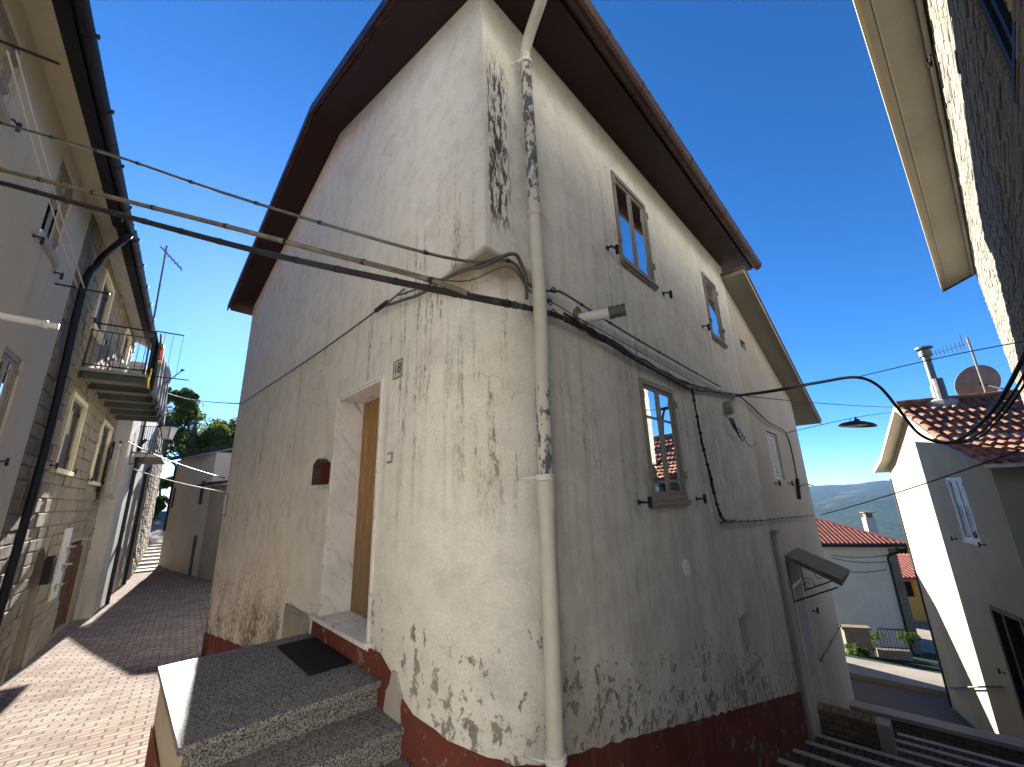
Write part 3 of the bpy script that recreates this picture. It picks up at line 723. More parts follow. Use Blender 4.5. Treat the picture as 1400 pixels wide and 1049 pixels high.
drop = [R3(945, 530, .05), R3(953, 570, .04), R3(962, 615, .04), R3(972, 655, .04), R3(980, 690, .04), R3(990, 712, .04), R3(1005, 713, .04)]
b = MB()
for i, pts in enumerate(bundle(smoothpath(drop, 4), .013, 3, 8)): b.tube(pts, .009, 6)
dc = tag(b.build('drop_cable', M['cable'], smooth=True), 'black cable bundle dropping down the wall right of the lower window', 'cable', 'cables clipped along the street side wall')
for p in smoothpath(drop, 2)[1:-1]:
    b = MB(); b.lathe(p - FR.n * .015, FR.n, [(.018, 0), (.018, .035), (0, .04)], 8); b.build('cable_clip', M['black'], dc)
hor = [R3(985, 714, .05), R3(1040, 712, .05), R3(1075, 708, .06), R3(1112, 705, .08)]
bound('wall_cable', 'pale cable with black clips running level from the drop cable to the next house', smoothpath(hor, 6), .011, M['cable_g'], 'cables clipped along the street side wall', .25, 1.5)
jb = empty('junction_box', 'grey round cable box hanging at the far end of the cream wall', 'junction box', R3(995, 572, .06))
b = MB(); c = R3(995, 558, .04); b.lathe(c, FR.n, [(.10, -.05), (.105, .04), (.095, .06), (0, .062)], 18); b.build('body', M['greybox'], jb, smooth=True)
b = MB()
for i in range(4):
    a = R3(996 + i * 2, 572, .08); e = R3(1010 + i * 3, 585 + 4 * i, .09)
    b.tube(smoothpath([a, a.lerp(e, .5) + Vector((0, 0, -.10 - .03 * i)), e], 6), .008, 6)
b.build('cable_tails', M['cable'], jb, smooth=True)
cable('slack_cable', 'thin black cable hanging in a loop below the junction box', smoothpath([R3(1010, 585, .05), R3(1018, 601, .05), R3(1028, 611, .05)] + [R3(1034, 605, .05)], 5), .006, M['cable'], 'thin wires on the cream house')
for x, y, lb in ((752, 413, 'lower small iron ring hook left of the flue pipe'), (757, 397, 'upper small iron ring hook left of the flue pipe'), (757, 427, 'iron ring hook just above the black cables')):
    b = MB(); c = R3(x, y, .06); rg = [c + (FR.u * math.cos(k * .524) + Vector((0, 0, 1)) * math.sin(k * .524)) * .024 for k in range(12)]
    b.tube(rg + [rg[0]], .005, 6); b.tube([c - FR.n * .07 - FR.u * .03, c - FR.u * .022], .005, 6); tag(b.build('ring_hook', M['black'], smooth=True), lb, 'hook', 'ring hooks on the cream wall')
# ------------------------------------------------------------------ left row of houses
def at_s(F, x, y, s):
    d = ray(x, y); t = (s - (EYE - F.p0).dot(F.u)) / d.dot(F.u); P = EYE + d * t
    return F.loc(P)                                   # (a, o, z)
def stone_blocks(F, a0, a1, z0, z1, holes, rh, ln, proud, seed, cham=.012, off=0.0, gap=.012):
    rnd = random.Random(seed); b = MB(); z = z0
    while z < z1 - .05:
        h = min(rnd.uniform(*rh), z1 - z); zm = z + h / 2
        spans = [(a0, a1)]
        for ha0, ha1, hz0, hz1 in holes:
            if hz0 < zm + h * .35 and hz1 > zm - h * .35:
                ns = []
                for s0, s1 in spans:
                    if ha1 <= s0 or ha0 >= s1: ns.append((s0, s1)); continue
                    if ha0 - s0 > .03: ns.append((s0, ha0))
                    if s1 - ha1 > .03: ns.append((ha1, s1))
                spans = ns
        for s0, s1 in spans:
            a = s0
            while a < s1 - .02:
                l = rnd.uniform(*ln); e = a + l
                if s1 - e < ln[0] * .6: e = s1
                o = off + rnd.uniform(*proud); g = gap / 2
                j = lambda: rnd.uniform(-.4, .4) * cham
                B = [F.pt(a + g, off - .05, z + g), F.pt(e - g, off - .05, z + g), F.pt(e - g, off - .05, z + h - g), F.pt(a + g, off - .05, z + h - g)]
                Mi = [F.pt(a + g + j(), o - cham, z + g + j()), F.pt(e - g + j(), o - cham, z + g + j()), F.pt(e - g + j(), o - cham, z + h - g + j()), F.pt(a + g + j(), o - cham, z + h - g + j())]
                c = cham * 1.1
                Fr = [F.pt(a + g + c + j(), o, z + g + c + j()), F.pt(e - g - c + j(), o + j(), z + g + c + j()), F.pt(e - g - c + j(), o, z + h - g - c + j()), F.pt(a + g + c + j(), o + j(), z + h - g - c + j())]
                i = len(b.v); b.v += B + Mi + Fr
                for k in range(4):
                    q = (k + 1) % 4; b.f.append([i + k, i + q, i + 4 + q, i + 4 + k]); b.f.append([i + 4 + k, i + 4 + q, i + 8 + q, i + 8 + k])
                b.f.append([i + 8, i + 9, i + 10, i + 11]); b.m += [0] * 9
                a = e
        z += h
    return b
def sloped_eave(parent, F, a0, a1, zw, over, drop, mats, lightw=.3):
    """soffit falling outwards, dark board and half round gutter"""
    b = MB(); b.hexa([F.pt(a0, -.2, zw), F.pt(a1, -.2, zw), F.pt(a1, over * .62, zw - drop * .62), F.pt(a0, over * .62, zw - drop * .62)], [F.pt(a0, -.2, zw + .06), F.pt(a1, -.2, zw + .06), F.pt(a1, over * .62, zw - drop * .62 + .06), F.pt(a0, over * .62, zw - drop * .62 + .06)])
    sof = b.build('soffit', mats[0], parent)
    b = MB(); o = over * .62; b.hexa([F.pt(a0, o + .002, zw - drop * .66), F.pt(a1, o + .002, zw - drop * .66), F.pt(a1, over, zw - drop), F.pt(a0, over, zw - drop)], [F.pt(a0, o + .002, zw - drop * .6 + .1), F.pt(a1, o + .002, zw - drop * .6 + .1), F.pt(a1, over, zw - drop + .1), F.pt(a0, over, zw - drop + .1)])
    b.build('fascia', mats[1], parent)
    b = MB(); g = [(over + .07 - .068 * math.cos(math.pi * (1 + k / 8)), zw - drop + .07 + .075 * math.sin(math.pi * (1 + k / 8))) for k in range(9)]
    b.hexa([F.pt(a0 - .03, x, z) for x, z in g], [F.pt(a1 + .03, x, z) for x, z in g])
    gu = b.build('gutter', mats[1], parent)
    k = a0 + .3
    while k < a1:
        b = MB(); b.hexa([F.pt(k, over + .07 + (x - over - .07) * 1.1, zw - drop + .07 + (z - zw + drop - .07) * 1.1) for x, z in g], [F.pt(k + .025, over + .07 + (x - over - .07) * 1.1, zw - drop + .07 + (z - zw + drop - .07) * 1.1) for x, z in g])
        b.box(F, k, k + .03, over + .12, over + .165, zw - drop + .06, zw - drop + .10); b.build('gutter_bracket', mats[1], gu); k += 1.1
    b = MB(); n_ = int((a1 - a0) / .24)
    for i in range(n_):
        a = a0 + (i + .5) * (a1 - a0) / n_; e = zw - drop
        b.tube([F.pt(a, over + .0, e + .19), F.pt(a, -.6, e + .20 + 1.0 * (over + .66) * drop / over)], .105, 8)
    b.hexa([F.pt(a0, over - .02, zw - drop + .104), F.pt(a1, over - .02, zw - drop + .104), F.pt(a1, -4, zw + 1.9), F.pt(a0, -4, zw + 1.9)], [F.pt(a0, over - .02, zw - drop + .13), F.pt(a1, over - .02, zw - drop + .13), F.pt(a1, -4, zw + 1.95), F.pt(a0, -4, zw + 1.95)])
    return b.build('roof', M['tiles_old'], parent)

# near plaster house
ph = empty('plaster_house', 'near left pale plaster house with dark blue gutter and shuttered windows', 'house', FS.pt(3, -2, 0))
b = MB(); b.box(FS, .6, 9.43, -5, 0, -2.5, 6.97); wl = b.build('wall', M['ppl'], ph)
ra, rz_ = FS.px(30, 85)
aU1 = FS.px(24, 100)[0]; zU0 = FS.px(4, 160)[1]; zU1 = FS.px(44, 45)[1]
HW = [(7.55, 8.38, 5.32, 6.62), (7.62, 8.36, 2.35, 3.76), (aU1 - .95, aU1, max(zU0, 5.2), 6.55)]
cut = MB()
for a0, a1, z0, z1 in HW: cut.box(FS, a0, a1, -.25, .2, z0, z1)
carve(wl, cut)
for i, (a0, a1, z0, z1) in enumerate(HW):
    w = window(ph, FS, a0 + .002, a1 - .002, z0 + .03, z1 - .002, off=-.03, back=-.20, fm='frame', sill=False, hinges=True)
    b = MB(); b.box(FS, a0 - .05, a1 + .05, -.1, .05, z0 - .05, z0 + .028); b.build('sill', M['nosing'], w)
    for d in (-.16, .10):
        a = (a0 if d < 0 else a1) + d; shutter_hook(ph, FS, a, z0 - .12 if i == 0 else z0 + .05, 1)
sloped_eave(ph, FS, .5, 9.40, 6.93, .48, .36, (M['ppl'], M['navy']))
# clothes line between two rods
cl = empty('clothes_line', 'two pale ropes stretched between black rods on the near left wall', 'clothes line', FS.pt(6.5, 0, 5))
sr1 = FS.px(-30, 50)[0] - .2; r1b = FS.px(-30, 50); sr1 = 5.0
t1 = at_s(FS, 82, 88, sr1); b = MB(); p = FS.pt(sr1, -.02, t1[2] - .02); q = FS.pt(*t1); b.tube([p, q], .014, 7); b.build('rod', M['black'], cl)
s2, z2 = FS.px(75, 388); t2 = at_s(FS, 150, 402, s2); q2 = FS.pt(*t2); b = MB(); b.tube([FS.pt(s2, -.02, z2), q2], .014, 7); b.build('rod', M['black'], cl)
for x1, x2 in ((10, 106), (22, 115)):
    e1 = at_s(FS, x1, 70, sr1); e2 = at_s(FS, x2, 394, s2); b = MB(); b.tube(sag(FS.pt(*e1), FS.pt(*e2), .05), .009, 6); b.build('rope', M['rope'], cl)
sp = 6.4; tp = at_s(FS, 80, 447, sp); b = MB(); pole_tip = FS.pt(*tp); pb = FS.pt(sp, -.02, tp[2] + .04)
dv = (pole_tip - pb).normalized(); b.tube([pb, pole_tip - dv * .10], .038, 12); b.tube([pole_tip - dv * .12, pole_tip - dv * .09], .046, 12); b.tube([pole_tip - dv * .09, pole_tip], .034, 12)
tag(b.build('waste_pipe', M['white'], smooth=True), 'white plastic pipe stub sticking out of the near left plaster wall', 'pipe')

# stone house
sh = empty('stone_house', 'tan stone block house with dark shuttered windows, steel balcony and arched doorway', 'house', FS.pt(13, -2, -1))
A0, A1 = 9.45, 17.25
za = FS.px(50, 752)[1]
dl = FS.px(66, 883)[0]; dr = FS.px(93, 862)[0]; dz = FS.px(116, 737)[1]
ARCH = (11.72, 12.62, -1.5, min(za, 1.15)); BD = (dl, dr, -1.12, dz)
SW = [(11.32, 12.52, 2.52, 3.87), (14.98, 16.35, 2.45, 3.92), (11.35, 12.35, 5.42, 6.55), (15.2, 16.1, 5.75, 6.6)]
b = MB(); b.box(FS, A0, A1, -5, -.03, -3, 7.05); wl = b.build('wall', M['mortar'], sh)
cut = MB()
for a0, a1, z0, z1 in SW: cut.box(FS, a0, a1, -.28, .2, z0, z1)
aw = (ARCH[0] + ARCH[1]) / 2; ar = (ARCH[1] - ARCH[0]) / 2
arch_poly = [(ARCH[0], -1.6), (ARCH[1], -1.6)] + [(aw + ar * math.cos(math.pi * k / 10), ARCH[3] - ar + ar * math.sin(math.pi * k / 10)) for k in range(11)]
cut.prism(FS, arch_poly, -.30, .2); cut.box(FS, BD[0], BD[1], -.25, .2, BD[2], BD[3])
carve(wl, cut)
holes = [(a0 - .11, a1 + .11, z0 - .10, z1 + .04) for a0, a1, z0, z1 in SW] + [(BD[0] - .02, BD[1] + .02, BD[2] - 1, BD[3] + .02)]
zz = ARCH[3]
for k in range(8):
    y0 = zz - ar + ar * k / 8; half = math.sqrt(max(0, ar * ar - (ar * (k + .5) / 8) ** 2)) + .01; holes.append((aw - half, aw + half, y0, y0 + ar / 8))
holes.append((ARCH[0], ARCH[1], -3, zz - ar))
stone_blocks(FS, A0 + .003, A1, -2.2, 7.0, holes, (.17, .27), (.22, .48), (-.012, .022), 11).build('stone_facing', M['ashlar'], sh)
b = MB(); b.prism(FS, [(x, z) for x, z in arch_poly], -.32, -.22); b.build('blocked_arch', M['infill'], sh)
dd = empty  # noqa
b = MB(); m_ = (BD[0] + BD[1]) / 2
for k in range(2):
    x0 = BD[0] + .05 if k == 0 else m_ + .012; x1 = m_ - .012 if k == 0 else BD[1] - .05; nn_ = 16
    b.box(FS, x0, x0 + .07, -.24, -.12, BD[2], BD[3] - .05); b.box(FS, x1 - .07, x1, -.24, -.12, BD[2], BD[3] - .05)
    for i in range(nn_):
        z = BD[2] + (BD[3] - .1 - BD[2]) * i / nn_; b.box(FS, x0 + .071, x1 - .071, -.23, -.15, z + .01, z + (BD[3] - BD[2]) / nn_ - .012)
b.box(FS, BD[0] + .001, BD[0] + .048, -.24, -.08, BD[2], BD[3] - .002); b.box(FS, BD[1] - .048, BD[1] - .001, -.24, -.08, BD[2], BD[3] - .002); b.box(FS, BD[0] + .049, BD[1] - .049, -.24, -.08, BD[3] - .048, BD[3] - .002)
dr_ = b.build('door', M['bdoor'], sh)
for i, (a0, a1, z0, z1) in enumerate(SW):
    b = MB(); b.box(FS, a0 - .10, a0 - .003, -.2, .035, z0, z1 + .003); b.box(FS, a1 + .003, a1 + .10, -.2, .035, z0, z1 + .003); b.box(FS, a0 - .10, a1 + .10, -.2, .036, z1 + .004, z1 + .10)
    sur = b.build('window_surround', M['sill'], sh)
    b = MB(); b.box(FS, a0 - .15, a1 + .15, -.2, .07, z0 - .09, z0 - .002); b.build('sill', M['sill'], sur)
    w = window(sh, FS, a0 + .004, a1 - .004, z0 + .003, z1 - .004, off=-.06, back=-.2, fm='shutter', sill=False, hinges=True, inner=.06)
    lowp = z0 + (z1 - z0) * .55
    for k in range(2):
        x0 = a0 + .075 + k * (a1 - a0 - .12) / 2; x1 = x0 + (a1 - a0 - .24) / 2 - .03
        b = MB(); nsl = 14 if i < 2 else 22; top_ = lowp if i < 2 else z1 - .1
        for q in range(nsl):
            z = z0 + .08 + (top_ - z0 - .1) * q / nsl; b.box(FS, x0, x1, -.13, -.082, z, z + (top_ - z0) / nsl - .012)
        b.build('shutter', M['shutter'], w)
    shutter_hook(sh, FS, a0 - .30, z0 + .02); shutter_hook(sh, FS, a1 + .18, z0 + .02)
sloped_eave(sh, FS, A0 + .02, A1, 7.03, .48, .36, (M['wht'], M['navy']))
# black downpipe
pts = [FS.pt(9.30, .56, 6.56), FS.pt(9.32, .50, 6.44), FS.pt(9.9, .2, 6.32), FS.pt(10.06, .10, 6.15), FS.pt(*[*FS.px(112, 400, .09)][:1], .09, FS.px(112, 400, .09)[1]), FS.pt(FS.px(60, 620, .09)[0], .09, FS.px(60, 620, .09)[1]), FS.pt(FS.px(4, 805, .09)[0], .09, -1.2)]
b = MB(); b.tube(smoothpath(pts, 6), .055, 12); b.build('downpipe', M['navy'], sh, smooth=True)
# balcony
BA0, BA1, BO, BZ = 11.3, 16.6, 1.0, 4.32
b = MB(); b.box(FS, BA0, BA1, -.02, BO, BZ + .10, BZ + .16); b.box(FS, BA0, BA1, BO + .001, BO + .03, BZ + .07, BZ + .17)
bal = b.build('balcony', M['greybox'], sh)
for k in range(6):
    a = BA0 + .03 + k * (BA1 - BA0 - .12) / 5; b = MB(); b.box(FS, a, a + .07, -.02, BO - .002, BZ - .04, BZ - .025); b.box(FS, a + .028, a + .042, -.02, BO - .002, BZ - .024, BZ + .084); b.box(FS, a, a + .07, -.02, BO - .002, BZ + .085, BZ + .099); b.build('beam', simple('green_grey_steel_paint', (.065, .07, .06), .5, .2, 4) if k == 0 else bpy.data.materials['green_grey_steel_paint'], bal)
b = MB(); ZR = 5.45
for o0, zt in ((BO - .02, ZR),): 
    b.tube([FS.pt(BA0 + .04, .0, ZR), FS.pt(BA0 + .04, BO, ZR)], .018, 7); b.tube([FS.pt(BA0 + .04, .0, ZR - .16), FS.pt(BA0 + .04, BO, ZR - .16)], .012, 6); b.tube([FS.pt(BA0 + .04, 0, BZ + .24), FS.pt(BA0 + .04, BO, BZ + .24)], .014, 6)
for k in range(1, 9): b.tube([FS.pt(BA0 + .04, k * BO / 9, BZ + .24), FS.pt(BA0 + .04, k * BO / 9, ZR - .16)], .006, 5)
b.tube([FS.pt(BA0 + .04, BO, BZ + .16), FS.pt(BA0 + .04, BO, ZR)], .022, 7); b.tube([FS.pt(BA0 + .04, .03, BZ), FS.pt(BA0 + .04, .03, ZR)], .012, 7); b.tube([FS.pt(BA0 + .04, BO, ZR), FS.pt(BA1, BO, ZR)], .018, 7); b.tube([FS.pt(BA0 + .04, BO, BZ + .24), FS.pt(BA1, BO, BZ + .24)], .014, 6)
k = BA0 + .2
while k < BA1: b.tube([FS.pt(k, BO, BZ + .24), FS.pt(k, BO, ZR)], .007, 5); k += .14
b.build('railing', M['black'], bal)
# things on the balcony
b = MB(); rnd = random.Random(4); n1, n2 = 34, 10
for i in range(n1 + 1):
    for j in range(n2 + 1):
        a = BA0 + .15 + (BA1 - BA0 - .4) * i / n1; z = ZR + .03 - (1.28) * j / n2 - .05 * math.sin(i * .6)
        b.v.append(FS.pt(a, BO + .06 + .035 * math.sin(i * 1.1 + j * .25) + .05 * j / n2, z))
for i in range(n1):
    for j in range(n2):
        q = i * (n2 + 1) + j; b.f.append([q, q + n2 + 1, q + n2 + 2, q + 1]); b.m.append(0)
o = b.build('balcony_screen', M['tarp'], smooth=True); so = o.modifiers.new('thick', 'SOLIDIFY'); so.thickness = .012
tag(o, 'dark grey cloth screen hung along the outside of the steel balcony railing', 'cloth')
c = at_s(FS, 216, 476, BA0 + .25); b = MB(); pc = FS.pt(BA0 + .2, BO + .11, ZR - .22)
for i in range(7):
    for j in range(7): b.v.append(pc + FS.u * .07 * i + Vector((0, 0, -.05 * j)) + FS.n * (.03 * math.sin(i * 1.3 + j)))
for i in range(6):
    for j in range(6): q = i * 7 + j; b.f.append([q, q + 7, q + 8, q + 1]); b.m.append(0)
o = b.build('hanging_cloth', M['redcloth'], smooth=True); o.modifiers.new('thick', 'SOLIDIFY').thickness = .01; tag(o, 'orange red cloth pegged on the corner of the steel balcony', 'cloth')
b = MB()
for i in range(5):
    for j in range(8): b.v.append(FS.pt(BA0 - .03 + .04 * i, BO + .045 + .012 * math.sin(i * 2 + j), BZ + .30 - .06 * j))
for i in range(4):
    for j in range(7): q = i * 8 + j; b.f.append([q, q + 8, q + 9, q + 1]); b.m.append(0)
o = b.build('yellow_rag', M['yellow'], smooth=True); o.modifiers.new('thick', 'SOLIDIFY').thickness = .012; tag(o, 'yellow rag draped over the outer corner of the balcony slab', 'cloth')
for k, lb in enumerate(('white planter box on the balcony, nearer the house wall', 'white planter box on the balcony, nearer the outer railing')):
    o0 = .42 + k * .28; b = MB(); b.prism(FS, [(BA0 + .12, BZ + .162), (BA0 + .48, BZ + .162), (BA0 + .52, BZ + .34), (BA0 + .08, BZ + .34)], o0, o0 + .2); b.box(FS, BA0 + .06, BA0 + .54, o0 - .02, o0 + .22, BZ + .341, BZ + .37); tag(b.build('planter_box', M['white']), lb, 'planter')
dryer = empty('drying_frame', 'thin metal clothes drying frame reaching out from the balcony corner', 'drying frame', FS.pt(BA0, BO, ZR - 1))
q = at_s(FS, 254, 448, BA0 + .04); q2_ = at_s(FS, 258, 520, BA0 + .04)
b = MB(); b.tube([FS.pt(BA0 + .04, BO, ZR + .03), FS.pt(BA0 + .04, q[1], ZR + .03)], .014, 6); b.build('upper_rod', M['black'], dryer)
b = MB(); b.tube([FS.pt(BA0 + .04, BO, q2_[2]), FS.pt(BA0 + .04, q2_[1], q2_[2])], .012, 6); b.build('lower_rod', M['black'], dryer)
for f in (.35, .65, 1.0):
    o_ = BO + (q[1] - BO) * f - .01; b = MB(); b.tube([FS.pt(BA0 + .04, o_, ZR + .03), FS.pt(BA0 + .04, o_, q2_[2])], .004, 5); b.build('string', M['cable_g'], dryer)
an = empty('television_antenna', 'tall thin antenna mast rising from the balcony corner into the sky', 'antenna', FS.pt(BA0 + .06, BO - .03, BZ))
tp = at_s(FS, 228, 336, BA0 + .06); b = MB(); m0 = FS.pt(BA0 + .06, BO - .05, BZ + .16); m1 = FS.pt(*tp); b.tube([m0, m0.lerp(m1, .5), m1], .017, 8); b.build('mast', M['steel'], an)
b0 = FS.pt(*at_s(FS, 219, 337, BA0 + .06)); b1 = FS.pt(*at_s(FS, 249, 369, BA0 + .06)); b = MB(); b.tube([b0, b1], .014, 6)
bd = b.build('boom', M['steel'], an)
for k in range(6):
    c = b0.lerp(b1, .2 + .15 * k); d = FS.u * .16; b = MB(); b.tube([c - d, c + d], .006, 5); b.build('element', M['steel'], bd)
def dish(name, label, c, nrm, r, mast_to=None, group=None):
    e = empty(name, label, 'satellite dish', c, group); nrm = nrm.normalized(); b = MB()
    b.lathe(c, nrm, [(0, -.16 * r)] + [(r * k / 6, -.16 * r + .16 * r * (k / 6) ** 2) for k in range(1, 7)] + [(r * 1.02, .0), (r * 1.02, -.02)] + [(r * k / 6, -.19 * r + .16 * r * (k / 6) ** 2) for k in range(6, 0, -1)] + [(0, -.19 * r)], 28)
    b.build('reflector', M['dish'], e, smooth=True)
    x = nrm.cross(Vector((0, 0, 1))).normalized(); y = x.cross(nrm)
    tip = c + nrm * r * 1.1 - y * r * .35; b = MB(); b.tube([c - y * r * .98, tip], r * .03, 6); b.build('feed_arm', M['black'], e)
    b = MB(); b.lathe(tip, (tip - c), [(0, -r * .12), (r * .07, -r * .1), (r * .05, r * .08), (0, r * .1)], 10); b.build('receiver', M['black'], e)
    if mast_to: b = MB(); b.tube([c - nrm * r * .2, mast_to], r * .05, 6); b.build('bracket', M['black'], e)
    return e
dc_ = at_s(FS, 222, 505, 14.2); dish('satellite_dish', 'grey satellite dish behind the dark balcony screen of the stone house', FS.pt(*dc_), (-FS.u * .4 + FS.n * .9 + Vector((0, 0, .3))), .42, FS.pt(14.2, BO, BZ + .5))
# small fittings on the stone house
mbx = FS.px(66, 780, .08); b = MB(); b.prism(FS, [(mbx[0] - .14, mbx[1] - .24), (mbx[0] + .14, mbx[1] - .24), (mbx[0] + .14, mbx[1] + .2), (mbx[0], mbx[1] + .26), (mbx[0] - .14, mbx[1] + .2)], .02, .14); tag(b.build('letterbox', M['black']), 'black letterbox on the stone wall beside the arched doorway', 'letterbox')
bx = FS.px(85, 768, .03); b = MB(); b.box(FS, bx[0] - .34, bx[0] + .34, .0, .03, bx[1] - .75, bx[1] + .7); tag(b.build('bare_plaster_patch', M['wht']), 'bare white plaster panel between the arched doorway and the brown door', 'panel')
for x, y, w_, lb in ((98, 748, .30, 'white nameplate bracket high on the plaster panel by the brown door'), (92, 772, .34, 'white nameplate bracket in the middle of the plaster panel by the brown door'), (82, 800, .30, 'lowest white bracket on the plaster panel by the brown door'), (118, 738, .5, 'small white hood above the brown double door')):
    a, z = FS.px(x, y, .1); b = MB(); b.box(FS, a - .11, a + .11, .031, w_ * .5, z, z + .02); b.prism(FS, [(a - .02, z - .12), (a + .02, z - .12), (a + .02, z - .001), (a - .02, z - .001)], .031, .06); tag(b.build('wall_bracket', M['nosing']), lb, 'bracket', 'white brackets on the stone wall')

# whitewashed house further along
h3o = .35; F3 = Frame(-37.5, FS.pt(0, h3o, 0), flip=True)
h3 = empty('whitewashed_house', 'narrow whitewashed house with black downpipes and a small balcony beyond the stone house', 'house', FS.pt(20, -1, -1))
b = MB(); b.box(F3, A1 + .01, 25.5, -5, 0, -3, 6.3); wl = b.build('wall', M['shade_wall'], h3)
wa = F3.px(166, 630)[0]; wz0, wz1 = F3.px(160, 680)[1], F3.px(172, 610)[1]
cut = MB(); cut.box(F3, wa - .45, wa + .45, -.2, .2, wz0, wz1); da = F3.px(158, 790)[0]; cut.box(F3, da - .5, da + .5, -.25, .2, -1.6, F3.px(172, 745)[1]); carve(wl, cut)
window(h3, F3, wa - .448, wa + .448, wz0 + .003, wz1 - .003, off=-.06, back=-.16, fm='frame', sill=True, hinges=False)
b = MB(); b.box(F3, da - .49, da + .49, -.24, -.16, -1.6, F3.px(172, 745)[1] - .01); b.build('door', M['shutter'], h3)
for x0, y0, x1, y1 in ((190, 612, 147, 822), (204, 652, 162, 800)):
    p, q = F3.px(x0, y0, .08), F3.px(x1, y1, .08); am = (p[0] + q[0]) / 2; b = MB(); b.tube([F3.pt(am, .09, p[1] + .1), F3.pt(am, .09, -1.5)], .055, 10); b.tube([F3.pt(am, .09, p[1] + .12), F3.pt(am + .1, .2, p[1] + .3)], .055, 8); b.build('downpipe', M['navy'], h3)
b0_, z0_ = F3.px(178, 650, .0)
bs = 19.2; q = at_s(F3, 222, 622, bs + .3); zb = q[2]
b = MB(); b.box(F3, bs, bs + 3.2, -.02, .72, zb - .12, zb); bl = b.build('balcony', M['concrete'], h3)
b = MB()
for k in range(12): b.tube([F3.pt(bs + .03,   .05 + k * .06, zb), F3.pt(bs + .03,   .05 + k * .06, zb + .95)], .008, 5)
for k in range(20): b.tube([F3.pt(bs + .03 + k * .165, 0.70, zb), F3.pt(bs + .03 + k * .165, 0.70, zb + .95)], .008, 5)
b.tube([F3.pt(bs + .03, 0, zb + .95), F3.pt(bs + .03, 0.70, zb + .95), F3.pt(bs + 3.17, 0.70, zb + .95)], .014, 6); b.tube([F3.pt(bs + .03, 0, zb + .45), F3.pt(bs + .03, 0.70, zb + .45), F3.pt(bs + 3.17, 0.70, zb + .45)], .008, 6)
b.build('railing', M['black'], bl)
b = MB(); b.box(F3, bs + .6, bs + 1.5, -.01, .02, zb + .001, zb + 1.9); fd_ = b.build('balcony_door', M['white'], h3)
for k in range(2): b = MB(); b.box(F3, bs + .66 + k * .42, bs + 1.02 + k * .42, .0205, .028, zb + .2, zb + 1.8); b.build('pane', M['glass'], fd_)
# wall lantern
lc = at_s(FS, 231, 590, 18.3); LC = FS.pt(*lc)
ln_ = empty('street_lantern', 'black iron street lantern with cloudy glass on a wall bracket before the trees', 'street lamp', LC)
b = MB(); b.hexa([LC + Vector((.13 * math.cos(t), .13 * math.sin(t), -.30)) for t in [R_(45 + 90 * k) for k in range(4)]], [LC + Vector((.24 * math.cos(t), .24 * math.sin(t), .14)) for t in [R_(45 + 90 * k) for k in range(4)]]); b.build('lantern_glass', M['lampglass'], ln_)
b = MB()
for k in range(4):
    t = R_(45 + 90 * k); b.tube([LC + Vector((.135 * math.cos(t), .135 * math.sin(t), -.31)), LC + Vector((.25 * math.cos(t), .25 * math.sin(t), .15))], .014, 6)
b.lathe(LC, (0, 0, 1), [(.0, -.42), (.03, -.42), (.14, -.31), (.15, -.28)], 4); b.lathe(LC, (0, 0, 1), [(.29, .13), (.30, .16), (.16, .30), (.10, .33), (.08, .42), (0, .46)], 4); b.build('lantern_frame', M['black'], ln_)
b = MB(); wb_ = FS.pt(18.3, h3o, lc[2] - .75); b.tube(smoothpath([wb_, wb_ + FS.n * .35 + Vector((0, 0, .0)), LC - Vector((0, 0, .72)), LC - Vector((0, 0, .4))], 5), .022, 7); b.tube([wb_ - Vector((0, 0, .4)), wb_ + Vector((0, 0, .35))], .022, 7); b.tube(smoothpath([wb_ - Vector((0, 0, .38)), wb_ + FS.n * .25 - Vector((0, 0, .3)), wb_ + FS.n * .42], 5), .014, 6); b.build('bracket_arm', M['black'], ln_)
# iron wall bracket with insulators
ib_ = at_s(FS, 165, 612, 17.0); b = MB(); wb_ = FS.pt(17.0, -.03, ib_[2]); e = FS.pt(17.0, ib_[1], ib_[2] + .05)
b.tube([wb_, e], .02, 6); b.tube([wb_ + Vector((0, 0, .5)), wb_ - Vector((0, 0, .7))], .022, 6)
for f in (.35, .9): c = wb_.lerp(e, f); b.tube([c, c - Vector((0, 0, .38))], .016, 6); b.tube([c + Vector((0, 0, .02)), c + Vector((0, 0, .14))], .03, 8)
tag(b.build('insulator_bracket', M['black']), 'black iron bracket with insulators at the end of the stone house', 'bracket')
# far stone house on the left of the alley
of4 = .5
for k in range(60):
    if FS.px(205, 690, of4)[0] < 33: break
    of4 += .03
F4 = Frame(-37.5, FS.pt(0, of4 - .03, 0), flip=True)
h4 = empty('far_stone_house', 'far rough stone house at the left side of the alley mouth', 'house', FS.pt(29, -1, -1))
b = MB(); b.box(F4, 25.52, 33.5, -6, -.03, -3, 5.4); b.build('wall', M['mortar'], h4)
stone_blocks(F4, 25.53, 33.5, -1.5, 5.35, [], (.16, .26), (.25, .5), (-.012, .025), 21).build('stone_facing', M['ashlar'], h4)

